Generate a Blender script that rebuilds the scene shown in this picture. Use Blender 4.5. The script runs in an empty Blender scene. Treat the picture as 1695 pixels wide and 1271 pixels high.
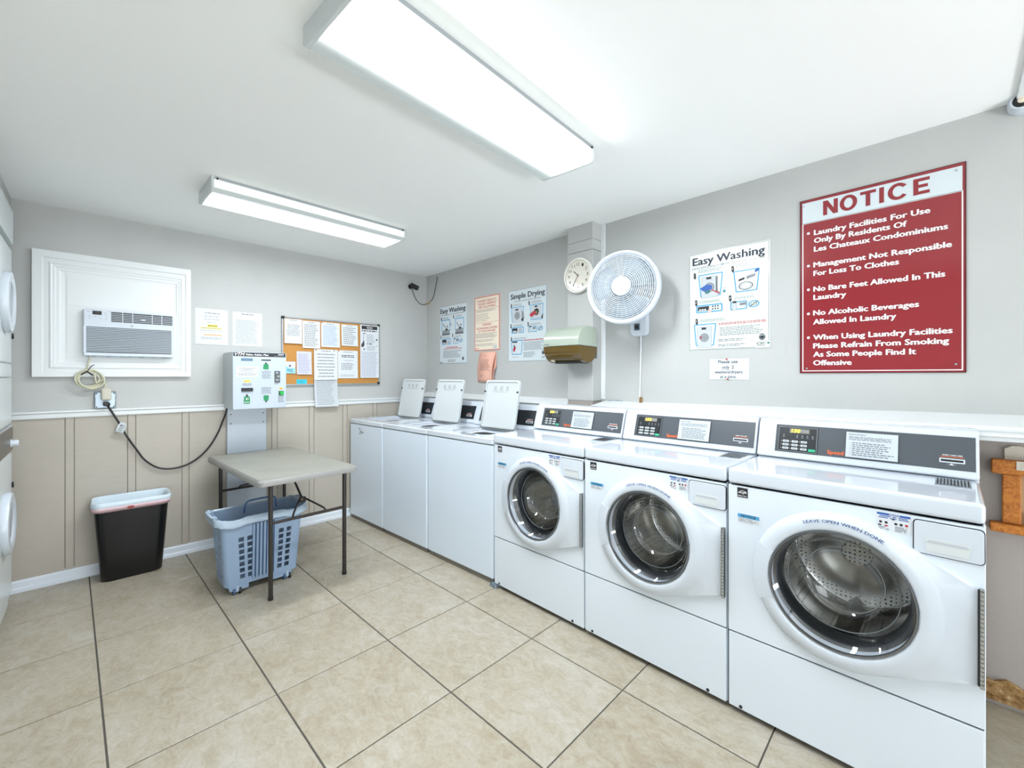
import bpy, bmesh, math, random
from mathutils import Matrix, Vector
random.seed(7)
SC = bpy.context.scene
COL = SC.collection
PI = math.pi
U = 1.075          # metres per drawing unit: every length below passes through it once, in the helpers

# ------------------------------------------------------------------ camera, world, light, exposure
cd = bpy.data.cameras.new('camera')
cam = bpy.data.objects.new('camera', cd); COL.objects.link(cam)
cam.location = Vector((-0.0327, -3.8353, 1.2712)) * U
cam.rotation_euler = (PI/2, 0, -0.7745)
cd.sensor_width = 36; cd.lens = 36*710.1/1695; cd.shift_y = -13.7/1695; cd.clip_start = .02
SC.camera = cam

SC.view_settings.view_transform = 'Standard'
try: SC.view_settings.look = 'None'
except Exception: pass
SC.view_settings.gamma = 1; SC.view_settings.use_curve_mapping = False
SC.view_settings.exposure = 1.30

w = bpy.data.worlds.new('daylight'); SC.world = w; w.use_nodes = True
w.node_tree.nodes['Background'].inputs[0].default_value = (.72, .86, 1, 1)
w.node_tree.nodes['Background'].inputs[1].default_value = .15

def area(name, loc, rot, sx, sy, power, color):
    l = bpy.data.lights.new(name, 'AREA'); l.shape = 'RECTANGLE'
    l.size = sx*U; l.size_y = sy*U; l.energy = power; l.color = color
    o = bpy.data.objects.new(name, l); COL.objects.link(o)
    o.location = Vector(loc)*U; o.rotation_euler = rot
    return o
DOOR_X = (-0.75, 2.25); WIN_Y = (-5.7, -4.5)
area('daylight_doorway', (.75, -6.34, 1.08), (PI/2, 0, 0), 2.95, 2.05, 13, (.90, .96, 1))
area('daylight_side_window', (-1.07, -5.1, 1.4), (PI/2, 0, -PI/2), 1.15, 1.0, 6, (.92, .97, 1))

area('ceiling_fill_outside', (.75, -7.2, .02), (math.radians(155), 0, 0), 3.0, 1.5, 150, (.94, .97, 1))  # unseen fill lamp added outside the doorway, aimed up to brighten the ceiling

# ------------------------------------------------------------------ materials
def hexc(h):
    c = [int(h[i:i+2], 16)/255 for i in (0, 2, 4)]
    return tuple((x/12.92 if x <= .04045 else ((x+.055)/1.055)**2.4) for x in c) + (1,)
MATS = {}
def mat(name, col, rough=.5, metal=0, coat=0, emit=0, spec=.5, trans=0, alpha=1):
    if name in MATS: return MATS[name]
    m = bpy.data.materials.new(name); m.use_nodes = True
    b = m.node_tree.nodes['Principled BSDF']
    c = hexc(col) if isinstance(col, str) else tuple(col)+(1,)
    b.inputs['Base Color'].default_value = c
    b.inputs['Roughness'].default_value = rough; b.inputs['Metallic'].default_value = metal
    b.inputs['Specular IOR Level'].default_value = spec
    if coat: b.inputs['Coat Weight'].default_value = coat; b.inputs['Coat Roughness'].default_value = .06
    if emit: b.inputs['Emission Color'].default_value = c; b.inputs['Emission Strength'].default_value = emit
    if trans: b.inputs['Transmission Weight'].default_value = trans
    m.diffuse_color = c
    MATS[name] = m
    return m
def nd(m, t, **kw):
    n = m.node_tree.nodes.new(t)
    for k, v in kw.items():
        if k in n.inputs: n.inputs[k].default_value = v
        else: setattr(n, k, v)
    return n
def lk(m, a, b): m.node_tree.links.new(a, b)
def bsdf(m): return m.node_tree.nodes['Principled BSDF']
def coords(m, scale=(1,1,1), rnd=False):
    tc = nd(m, 'ShaderNodeTexCoord'); mp = nd(m, 'ShaderNodeMapping')
    mp.inputs['Scale'].default_value = scale
    lk(m, tc.outputs['Object'], mp.inputs['Vector'])
    if rnd:
        oi = nd(m, 'ShaderNodeObjectInfo'); mu = nd(m, 'ShaderNodeMath', operation='MULTIPLY'); mu.inputs[1].default_value = 37.
        cb = nd(m, 'ShaderNodeCombineXYZ')
        lk(m, oi.outputs['Random'], mu.inputs[0])
        for i in range(3): lk(m, mu.outputs[0], cb.inputs[i])
        lk(m, cb.outputs[0], mp.inputs['Location'])
    return mp.outputs['Vector']
def noise(m, vec, scale, detail=4, rough=.6, dist=0):
    n = nd(m, 'ShaderNodeTexNoise'); n.inputs['Scale'].default_value = scale; n.inputs['Detail'].default_value = detail
    n.inputs['Roughness'].default_value = rough; n.inputs['Distortion'].default_value = dist
    lk(m, vec, n.inputs['Vector']); return n.outputs['Fac']
def ramp(m, fac, stops):
    r = nd(m, 'ShaderNodeValToRGB'); e = r.color_ramp.elements
    while len(e) < len(stops): e.new(.5)
    for i, (p, c) in enumerate(stops):
        e[i].position = p; e[i].color = hexc(c) if isinstance(c, str) else (c, c, c, 1)
    lk(m, fac, r.inputs['Fac']); return r.outputs['Color']
def bump(m, h, strength, dist=.002):
    b = nd(m, 'ShaderNodeBump'); b.inputs['Strength'].default_value = strength; b.inputs['Distance'].default_value = dist
    lk(m, h, b.inputs['Height']); lk(m, b.outputs['Normal'], bsdf(m).inputs['Normal']); return b
def mixc(m, a, b, fac, mode='MIX'):
    x = nd(m, 'ShaderNodeMixRGB', blend_type=mode)
    for s, v in ((x.inputs['Color1'], a), (x.inputs['Color2'], b), (x.inputs['Fac'], fac)):
        if isinstance(v, str): s.default_value = hexc(v)
        elif isinstance(v, (int, float)): s.default_value = v
        else: lk(m, v, s)
    return x.outputs['Color']

def painted_wall(name, c1, c2, bs=.25):
    m = mat(name, c1, .55)
    v = coords(m)
    col = ramp(m, noise(m, v, 1.7, 5), [(.3, c1), (.7, c2)])
    br = nd(m, 'ShaderNodeTexBrick'); br.inputs['Scale'].default_value = 1
    br.inputs['Brick Width'].default_value = .42; br.inputs['Row Height'].default_value = .21; br.inputs['Mortar Size'].default_value = .004
    br.inputs['Mortar Smooth'].default_value = .6
    tc = nd(m, 'ShaderNodeTexCoord'); sp = nd(m, 'ShaderNodeSeparateXYZ'); ad = nd(m, 'ShaderNodeMath', operation='ADD'); cb = nd(m, 'ShaderNodeCombineXYZ')
    lk(m, tc.outputs['Object'], sp.inputs[0]); lk(m, sp.outputs[0], ad.inputs[0]); lk(m, sp.outputs[1], ad.inputs[1])
    lk(m, ad.outputs[0], cb.inputs[0]); lk(m, sp.outputs[2], cb.inputs[1]); lk(m, cb.outputs[0], br.inputs['Vector'])
    n2 = noise(m, v, 3.1, 2)
    mk = nd(m, 'ShaderNodeMath', operation='MULTIPLY'); lk(m, br.outputs['Fac'], mk.inputs[0])
    r2 = ramp(m, n2, [(.5, 0.), (.62, 1.)]); lk(m, r2, mk.inputs[1])
    fine = noise(m, v, 260, 2)
    h = nd(m, 'ShaderNodeMath', operation='MULTIPLY_ADD'); lk(m, mk.outputs[0], h.inputs[0]); h.inputs[1].default_value = -1.6; lk(m, fine, h.inputs[2])
    bump(m, h.outputs[0], bs, .0016)
    lk(m, col, bsdf(m).inputs['Base Color'])
    return m
M_WALL = painted_wall('grey_wall_paint', 'B8BAB8', 'C0C1BF')
M_LOW = painted_wall('taupe_lower_wall_paint', 'A29A95', 'A9A19B', .5)
M_CEIL = mat('white_ceiling_paint', 'F5F7F6', .7); bump(M_CEIL, noise(M_CEIL, coords(M_CEIL), 150, 2), .12, .001)
M_PANEL = mat('taupe_panel_paint', 'B5ADA1', .55)
_v = coords(M_PANEL, (3, 3, 160)); _n = noise(M_PANEL, _v, 1.5, 3)
_n2 = noise(M_PANEL, coords(M_PANEL), 3, 3)
lk(M_PANEL, mixc(M_PANEL, ramp(M_PANEL, _n2, [(.3, 'B3ADA1'), (.7, 'BDB6AB')]), ramp(M_PANEL, _n, [(.3, 'ABA498'), (.75, 'BFB8AD')]), .35), bsdf(M_PANEL).inputs['Base Color'])
bump(M_PANEL, _n, .35, .0015)
M_TRIM = mat('white_trim_paint', 'E2E6E7', .35)
M_BASE = mat('white_baseboard_paint', 'E4ECF5', .35)
# floor tile
M_TILE = mat('beige_stone_tile', 'CFC4AC', .33)
_v = coords(M_TILE, (1.6, 1, 1), True)
_a = noise(M_TILE, _v, 2.6, 6, .66, .6); _b = noise(M_TILE, _v, 13, 8, .75, .9); _c = noise(M_TILE, _v, 60, 3, .7)
_base = ramp(M_TILE, _a, [(.30, '72644B'), (.42, '93866D'), (.55, 'A59C89'), (.68, 'B5B2A8')])
_v2 = ramp(M_TILE, _b, [(.36, '83704F'), (.50, 'A59C8A'), (.62, 'B9B7B0')])
_m = mixc(M_TILE, _base, _v2, .5)
_m = mixc(M_TILE, _m, ramp(M_TILE, _c, [(.3, 'AAA08C'), (.7, 'C0BBAF')]), .34)
lk(M_TILE, _m, bsdf(M_TILE).inputs['Base Color'])
_h = mixc(M_TILE, _b, _c, .35); bump(M_TILE, _h, .25, .0015)
M_GROUT = mat('dark_grout', '55524C', .9)

M_WHITE = mat('white_enamel', 'DCE5EE', .14, coat=.3)
M_WHITE2 = mat('white_enamel_washer', 'D9E5F1', .2, coat=.2)
M_LID = mat('white_enamel_top', 'CFD7E0', .12, coat=.5)
M_PLAST = mat('white_plastic', 'CED6DF', .22, coat=.25)
M_PLAST2 = mat('off_white_plastic', 'CFD5D6', .4)
M_BLACK = mat('black_plastic', '17181A', .4)
M_DARK = mat('seam_black', '2A2A2B', .8)
M_PANELF = mat('charcoal_panel_film', '4B5157', .38)
bump(M_PANELF, noise(M_PANELF, coords(M_PANELF), 900, 1), .05, .0005)
M_PANELB = mat('dark_panel_film', '23272B', .3)
M_CHROME = mat('chrome', 'C8CBD0', .12, 1)
M_STEEL = mat('brushed_steel', 'A9A8A4', .22, 1)
M_SS = mat('drum_steel', 'D2D0CB', .2, 1)
_vo = nd(M_SS, 'ShaderNodeTexVoronoi'); _vo.inputs['Scale'].default_value = 62; _vo.inputs['Randomness'].default_value = .15
lk(M_SS, coords(M_SS), _vo.inputs['Vector'])
lk(M_SS, ramp(M_SS, _vo.outputs['Distance'], [(.20, '181818'), (.27, 'D2D0CB')]), bsdf(M_SS).inputs['Base Color'])
M_RUBBER = mat('dark_gasket_rubber', '26282B', .35)
M_PRINT_K = mat('black_print', '23262B', .6)
M_PRINT_N = mat('navy_print', '203A66', .5)
M_PRINT_B = mat('light_blue_print', '4FA3CF', .5)
M_PRINT_BB = mat('blue_print', '2459A8', .5)
M_PRINT_R = mat('red_print', 'B8303A', .5)
M_PRINT_G = mat('grey_print', '6C7176', .6)
M_PRINT_LG = mat('light_grey_print', '8E9398', .6)
M_PRINT_Y = mat('yellow_print', 'E9DF6E', .6)
M_PRINT_O = mat('orange_print', 'E0662F', .5)
M_PRINT_W = mat('white_print', 'F2F2F2', .4)
M_PRINT_T = mat('teal_print', '2F6F73', .5)
M_PRINT_GR = mat('green_print', '1E8A55', .5)
M_PAPER = mat('white_paper', 'D6DBE0', .7)
M_PAPERG = mat('grey_white_paper', 'C4CACF', .7)
M_PINK = mat('salmon_pink_paper', 'EFB9A4', .7)
M_CREAM = mat('cream_sign_board', 'EDE0CC', .35)
M_PINKB = mat('pink_sign_border', 'DDA99C', .35)
M_SIGNW = mat('white_sign_board', 'D3DDE1', .22, coat=.3)
M_RED = mat('crimson_sign_enamel', '8E1F28', .16, coat=.6)
M_REDD = mat('dark_crimson_edge', '5A1219', .2, coat=.4)
M_CORK = mat('cork', 'C08A45', .85)
lk(M_CORK, ramp(M_CORK, noise(M_CORK, coords(M_CORK), 160, 4, .8), [(.35, 'A8702F'), (.6, 'CC9650')]), bsdf(M_CORK).inputs['Base Color'])
M_ALU = mat('aluminium', 'B9BEC2', .3, .85)
M_GALV = mat('galvanised_metal', '9CA7AE', .42, .55)
lk(M_GALV, ramp(M_GALV, noise(M_GALV, coords(M_GALV), 40, 4), [(.35, '75828B'), (.65, 'B2BCC4')]), bsdf(M_GALV).inputs['Base Color'])
M_BIN = mat('black_bin_plastic', '06070B', .3)
M_LINER = mat('pale_liner_plastic', 'D3E2EC', .3)
M_LINERP = mat('pink_liner_band', 'DDBCC2', .4)
M_BASKET = mat('blue_grey_plastic', '8A9FB8', .36)
M_BASKETR = mat('pale_blue_plastic', 'A6B8C9', .33)
M_TABLE = mat('speckled_grey_table_plastic', 'B7B6AA', .45)
lk(M_TABLE, mixc(M_TABLE, ramp(M_TABLE, noise(M_TABLE, coords(M_TABLE), 5, 5), [(.3, '8A8A80'), (.7, '9D9D92')]), ramp(M_TABLE, noise(M_TABLE, coords(M_TABLE), 300, 2), [(.35, '7C7B73'), (.6, 'A6A59B')]), .35), bsdf(M_TABLE).inputs['Base Color'])
M_TABLEE = mat('grey_table_edge', '93928F', .4)
M_LEG = mat('charcoal_tube_paint', '35312F', .3, .3)
M_CREAMC = mat('cream_cable', 'CFCDB4', .45)
M_CREAMD = mat('beige_plug', 'C9C6B5', .45)
M_DISP = mat('sage_grey_plastic', 'A7B2A4', .28, coat=.3)
M_BROWN = mat('translucent_brown_plastic', '5E4A1C', .12, coat=.4)
M_WOOD = mat('orange_pine', 'B06A22', .5)
lk(M_WOOD, ramp(M_WOOD, noise(M_WOOD, coords(M_WOOD, (14, 3, 14)), 3, 5, .7, 1.5), [(.3, '7E430F'), (.5, 'B56B22'), (.72, 'CF8A3A')]), bsdf(M_WOOD).inputs['Base Color'])
M_TAN = mat('tan_board', 'B79A74', .8)
M_PLASTER = mat('bare_plaster', 'CFC8BA', .9)
bump(M_PLASTER, noise(M_PLASTER, coords(M_PLASTER), 30, 5), .9, .006)
M_RUST = mat('crumbled_brown_plaster', '8A6A40', .95)
lk(M_RUST, ramp(M_RUST, noise(M_RUST, coords(M_RUST), 35, 5), [(.35, '6B4A24'), (.55, 'A88556'), (.7, 'CDBE9F')]), bsdf(M_RUST).inputs['Base Color'])
M_CLOCK = mat('cream_clock_face', 'DDD9CC', .3, coat=.6)
M_CLOCKR = mat('cream_clock_rim', 'E9E7E0', .3)
M_LCD = mat('lcd_grey', '5E7C94', .3)
M_GREENB = mat('green_button', '1FAE4A', .3)
M_DIG = mat('yellow_led_digits', 'F2DC28', .4, emit=1.2)
M_LEDOFF = mat('led_window', '7A766B', .3)
M_GREENK = mat('green_key', '35B88A', .35)

def glass_mat(name, tint, refl=.08):
    m = bpy.data.materials.new(name); m.use_nodes = True; nt = m.node_tree; nt.nodes.clear()
    o = nt.nodes.new('ShaderNodeOutputMaterial'); mx = nt.nodes.new('ShaderNodeMixShader')
    t = nt.nodes.new('ShaderNodeBsdfTransparent'); t.inputs[0].default_value = hexc(tint)
    g = nt.nodes.new('ShaderNodeBsdfGlossy'); g.inputs['Roughness'].default_value = .02
    lw = nt.nodes.new('ShaderNodeLayerWeight'); lw.inputs['Blend'].default_value = .5
    pw = nt.nodes.new('ShaderNodeMath'); pw.operation = 'POWER'; pw.inputs[1].default_value = 4
    f = nt.nodes.new('ShaderNodeMath'); f.operation = 'MULTIPLY_ADD'; f.inputs[1].default_value = .8; f.inputs[2].default_value = refl
    nt.links.new(lw.outputs['Facing'], pw.inputs[0]); nt.links.new(pw.outputs[0], f.inputs[0]); nt.links.new(f.outputs[0], mx.inputs[0]); nt.links.new(t.outputs[0], mx.inputs[1]); nt.links.new(g.outputs[0], mx.inputs[2])
    nt.links.new(mx.outputs[0], o.inputs[0]); MATS[name] = m; return m
M_GLASS = glass_mat('door_glass', 'F0F3F6', .13)
M_SLEEVE = glass_mat('clear_plastic_sleeve', 'F7F9FA', .05)

# lamp lens: the translucent lens of a lit fluorescent fixture, brightest over its tube
def lens_mat(name, y0, wid, smax, smin):
    m = mat(name, '9CA8A4', .35)
    tc = nd(m, 'ShaderNodeTexCoord'); sp = nd(m, 'ShaderNodeSeparateXYZ'); lk(m, tc.outputs['Object'], sp.inputs[0])
    s = nd(m, 'ShaderNodeMath', operation='SUBTRACT'); lk(m, sp.outputs[1], s.inputs[0]); s.inputs[1].default_value = y0*U
    a = nd(m, 'ShaderNodeMath', operation='ABSOLUTE'); lk(m, s.outputs[0], a.inputs[0])
    r = nd(m, 'ShaderNodeMapRange', interpolation_type='SMOOTHSTEP'); lk(m, a.outputs[0], r.inputs['Value'])
    r.inputs['From Min'].default_value = wid*.35*U; r.inputs['From Max'].default_value = wid*U
    r.inputs['To Min'].default_value = math.log10(smax); r.inputs['To Max'].default_value = math.log10(smin)
    pw = nd(m, 'ShaderNodeMath', operation='POWER'); pw.inputs[0].default_value = 10; lk(m, r.outputs[0], pw.inputs[1])
    bsdf(m).inputs['Emission Color'].default_value = (.905, .955, 1, 1)
    lk(m, pw.outputs[0], bsdf(m).inputs['Emission Strength'])
    return m

# ------------------------------------------------------------------ mesh building
class MB:
    """collects shapes (drawing units) and builds them as one mesh object"""
    def __init__(s, M=None): s.v, s.f, s.mi, s.mats, s.M = [], [], [], [], M or Matrix()
    def add(s, vs, fs, m):
        if m not in s.mats: s.mats.append(m)
        k = s.mats.index(m); n = len(s.v)
        s.v += [tuple(s.M @ Vector(v)) for v in vs]
        s.f += [tuple(i+n for i in f) for f in fs]; s.mi += [k]*len(fs)
        return s
    def box(s, x0, x1, y0, y1, z0, z1, m, bev=0, seg=2):
        if bev <= 0:
            vs = [(x, y, z) for x in (x0, x1) for y in (y0, y1) for z in (z0, z1)]
            return s.add(vs, [(0,1,3,2),(4,6,7,5),(0,4,5,1),(2,3,7,6),(0,2,6,4),(1,5,7,3)], m)
        b = bmesh.new(); bmesh.ops.create_cube(b, size=1)
        for v in b.verts: v.co = Vector(((x0+x1)/2+v.co.x*(x1-x0), (y0+y1)/2+v.co.y*(y1-y0), (z0+z1)/2+v.co.z*(z1-z0)))
        bev = min(bev, .45*min(abs(x1-x0), abs(y1-y0), abs(z1-z0)))
        bmesh.ops.bevel(b, geom=b.edges[:], offset=bev, segments=seg, affect='EDGES', profile=.5)
        return s.bm(b, m)
    def bm(s, b, m):
        b.verts.index_update()
        s.add([tuple(v.co) for v in b.verts], [tuple(v.index for v in f.verts) for f in b.faces], m); b.free(); return s
    def prism(s, pts, a, b, m, axis='y', bev=0, seg=2):
        """2D outline extruded from a to b; axis y: pts are (x,z), axis x: (y,z), axis z: (x,y)"""
        mp = {'y': lambda p, t: (p[0], t, p[1]), 'x': lambda p, t: (t, p[0], p[1]), 'z': lambda p, t: (p[0], p[1], t)}[axis]
        n = len(pts); vs = [mp(p, a) for p in pts]+[mp(p, b) for p in pts]
        fs = [tuple(range(n)), tuple(range(2*n-1, n-1, -1))]+[(i, (i+1) % n+0, (i+1) % n+n, i+n) for i in range(n)]
        if not bev: return s.add(vs, fs, m)
        q = bmesh.new(); vv = [q.verts.new(v) for v in vs]
        for f in fs: q.faces.new([vv[i] for i in f])
        bmesh.ops.recalc_face_normals(q, faces=q.faces[:])
        ed = [e for e in q.edges if (e.verts[0].index < 0 or True) and e.calc_face_angle(0) > .5]
        bmesh.ops.bevel(q, geom=ed, offset=bev, segments=seg, affect='EDGES', profile=.5)
        return s.bm(q, m)
    def cyl(s, p, q, r, m, n=16, r2=None, cap=True):
        p, q = Vector(p), Vector(q); d = (q-p).normalized(); a = d.orthogonal().normalized(); c = d.cross(a)
        r2 = r if r2 is None else r2
        vs = [tuple(p+(a*math.cos(t)+c*math.sin(t))*r) for t in [2*PI*i/n for i in range(n)]]+[tuple(q+(a*math.cos(t)+c*math.sin(t))*r2) for t in [2*PI*i/n for i in range(n)]]
        fs = [(i, (i+1) % n, (i+1) % n+n, i+n) for i in range(n)]
        if cap: fs += [tuple(range(n-1, -1, -1)), tuple(range(n, 2*n))]
        return s.add(vs, fs, m)
    def tube(s, pts, r, m, n=8, sm=4, closed=False):
        P = [Vector(p) for p in pts]
        if sm > 1:
            Q = []; L = len(P)
            for i in range(L if closed else L-1):
                g = (lambda k: P[k % L]) if closed else (lambda k: P[max(0, min(L-1, k))])
                p0, p1, p2, p3 = g(i-1), g(i), g(i+1), g(i+2)
                for j in range(sm):
                    t = j/sm
                    Q.append(.5*((2*p1)+(p2-p0)*t+(2*p0-5*p1+4*p2-p3)*t*t+(3*p1-p0-3*p2+p3)*t**3))
            if not closed: Q.append(P[-1])
            P = Q
        L = len(P); vs = []; a = None
        for i in range(L):
            d = (P[(i+1) % L]-P[i-1]) if closed else (P[min(L-1, i+1)]-P[max(0, i-1)])
            d.normalize()
            a = d.orthogonal().normalized() if a is None else (a-d*a.dot(d)).normalized()
            c = d.cross(a)
            vs += [tuple(P[i]+(a*math.cos(t)+c*math.sin(t))*r) for t in [2*PI*k/n for k in range(n)]]
        fs = []
        for i in range(L if closed else L-1):
            j = (i+1) % L
            fs += [(i*n+k, i*n+(k+1) % n, j*n+(k+1) % n, j*n+k) for k in range(n)]
        if not closed: fs += [tuple(range(n-1, -1, -1)), tuple(range((L-1)*n, L*n))]
        return s.add(vs, fs, m)
    def lathe(s, prof, m, n=48, c=(0, 0, 0), axis='y', closed=False):
        """profile [(r, t)] revolved about an axis through c"""
        vs = []
        for r, t in prof:
            for k in range(n):
                a = 2*PI*k/n; x, y = r*math.cos(a), r*math.sin(a)
                p = {'y': (x, t, y), 'z': (x, y, t), 'x': (t, x, y)}[axis]
                vs.append((p[0]+c[0], p[1]+c[1], p[2]+c[2]))
        fs = []; L = len(prof)
        for i in range(L if closed else L-1):
            j = (i+1) % L
            fs += [(i*n+k, i*n+(k+1) % n, j*n+(k+1) % n, j*n+k) for k in range(n)]
        return s.add(vs, fs, m)
    # ---- flat print on the plane facing -Y (u along x, v along z, w out of the plane)
    def rect(s, u0, v0, u1, v1, m, w=.0008): return s.add([(u0,-w,v0),(u1,-w,v0),(u1,-w,v1),(u0,-w,v1)], [(0,1,2,3)], m)
    def poly(s, pts, m, w=.0008): return s.add([(a,-w,b) for a, b in pts], [tuple(range(len(pts)))], m)
    def disc(s, u, v, r, m, w=.0008, n=24, rv=None): return s.poly([(u+r*math.cos(2*PI*i/n), v+(rv or r)*math.sin(2*PI*i/n)) for i in range(n)], m, w)
    def frame(s, u0, v0, u1, v1, t, m, w=.0008):
        s.rect(u0, v0, u1, v0+t, m, w); s.rect(u0, v1-t, u1, v1, m, w); s.rect(u0, v0+t, u0+t, v1-t, m, w); return s.rect(u1-t, v0+t, u1, v1-t, m, w)
    def ring2(s, u, v, r0, r1, m, w=.0008, n=32, a0=0, a1=2*PI, k=1.):
        vs = []; 
        for i in range(n+1):
            a = a0+(a1-a0)*i/n
            vs += [(u+r0*math.cos(a), -w, v+r0*k*math.sin(a)), (u+r1*math.cos(a), -w, v+r1*k*math.sin(a))]
        return s.add(vs, [(2*i, 2*i+1, 2*i+3, 2*i+2) for i in range(n)], m)
    def seg(s, a, b, t, m, w=.0008):
        d = Vector((b[0]-a[0], b[1]-a[1])); 
        if d.length == 0: return s
        d.normalize(); n = Vector((-d.y, d.x))*t/2
        return s.poly([(a[0]-n.x, a[1]-n.y), (b[0]-n.x, b[1]-n.y), (b[0]+n.x, b[1]+n.y), (a[0]+n.x, a[1]+n.y)], m, w)
    def text(s, t, u0, u1, v0, cap, m, w=.0012, bold=.0, shear=0, fn=None, wid=1.):
        """string fitted from u0 to u1, baseline v0, capital height cap"""
        vs, fs, x0, x1, ch = glyphs(t, 0, shear)
        if bold:
            V0, F0 = vs, fs; vs, fs = [], []
            DW_ = []
            for dx, dy in ((-1, 0), (1, 0), (0, .5), (0, -.5)):
                k0 = len(vs); DW_ += [len(DW_)//max(1, len(V0))*.00012]*len(V0); vs = vs+[(x+dx*bold, y+dy*bold) for x, y in V0]; fs = fs+[tuple(i+k0 for i in f) for f in F0]
            x0 -= bold; x1 += bold
        kx = (u1-u0)/(x1-x0) if u1 is not None else cap/ch*wid
        ky = cap/ch
        P = [(u0+(x-x0)*kx, v0+y*ky) for x, y in vs]
        if fn: P = [fn(*p) for p in P]
        D_ = DW_ if bold else [0]*len(P)
        return s.add([(a, -w-d, b) for (a, b), d in zip(P, D_)], fs, m)
    def fine(s, u0, u1, v0, v1, n, m, w=.001, fill=.5, just=0, ragged=.25, word=.02):
        """n lines of print too small to read, between v0 (bottom) and v1 (top)"""
        p = (v1-v0)/n
        for i in range(n):
            L = (u1-u0)*(1-ragged*random.random()); off = 0 if just == 0 else ((u1-u0)-L)/2
            x = u0+off; e = x+L; y = v1-(i+.5)*p
            while x < e-.002:
                ww = min(word*(.4+random.random()), e-x)
                s.rect(x, y-p*fill/2, x+ww, y+p*fill/2, m, w); x += ww+word*.22
        return s
    def build(s, name, parent=None, smooth=None, wn=False, loc=(0,0,0), rotz=0, fixn=True):
        me = bpy.data.meshes.new(name)
        me.from_pydata([(a*U, b*U, c*U) for a, b, c in s.v], [], s.f)
        for m in s.mats: me.materials.append(m)
        me.polygons.foreach_set('material_index', s.mi)
        if fixn:
            b = bmesh.new(); b.from_mesh(me); bmesh.ops.recalc_face_normals(b, faces=b.faces[:]); b.to_mesh(me); b.free()
        if smooth:
            me.polygons.foreach_set('use_smooth', [True]*len(me.polygons))
            me.set_sharp_from_angle(angle=math.radians(smooth))
        me.update()
        o = bpy.data.objects.new(name, me); COL.objects.link(o)
        o.location = Vector(loc)*U; o.rotation_euler = (0, 0, rotz)
        if parent: o.parent = parent
        if wn: o.modifiers.new('wn', 'WEIGHTED_NORMAL').keep_sharp = True
        return o
GL = {}
def glyphs(t, bold=0, shear=0):
    k = (t, bold, shear)
    if k in GL: return GL[k]
    def mesh_of(txt):
        c = bpy.data.curves.new('t', 'FONT'); c.body = txt; c.size = 1; c.resolution_u = 2; c.shear = shear; c.fill_mode = 'FRONT'
        o = bpy.data.objects.new('t', c); COL.objects.link(o)
        dg = bpy.context.evaluated_depsgraph_get(); me = bpy.data.meshes.new_from_object(o.evaluated_get(dg))
        r = ([(v.co.x, v.co.y) for v in me.vertices], [tuple(p.vertices) for p in me.polygons])
        bpy.data.objects.remove(o); bpy.data.curves.remove(c); bpy.data.meshes.remove(me); return r
    if 'H%f' % bold not in GL: GL['H%f' % bold] = max(y for x, y in mesh_of('H')[0])
    vs, fs = mesh_of(t); xs = [x for x, y in vs]
    GL[k] = (vs, fs, min(xs), max(xs), GL['H%f' % bold]); return GL[k]

def tag(o, label=None, cat=None, group=None, kind=None):
    if label: o['label'] = label
    if cat: o['category'] = cat
    if group: o['group'] = group
    if kind: o['kind'] = kind
    return o
def thing(name, label, cat, loc=(0,0,0), rotz=0, group=None):
    o = bpy.data.objects.new(name, None); COL.objects.link(o); o.empty_display_size = .05
    o.location = Vector(loc)*U; o.rotation_euler = (0, 0, rotz)
    return tag(o, label, cat, group)
def struct(name, mb, parent=None, **k):
    o = mb.build(name, parent, **k)
    if not parent: o['kind'] = 'structure'
    return o
def clone(o, parent=None):
    c = o.copy(); COL.objects.link(c)
    if parent: c.parent = parent
    for ch in list(o.children): clone(ch, c)
    return c
def rrect(x0, x1, y0, y1, r, n=5):
    pts = []
    for cx, cy, a in ((x1-r, y1-r, 0), (x0+r, y1-r, PI/2), (x0+r, y0+r, PI), (x1-r, y0+r, 1.5*PI)):
        pts += [(cx+r*math.cos(a+PI/2*i/n), cy+r*math.sin(a+PI/2*i/n)) for i in range(n+1)]
    return pts
R90 = -PI/2

# ================================================================== THE ROOM
XR, H, XL, YF, T = 2.4706, 2.308, -1.10, -6.30, .49
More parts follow.
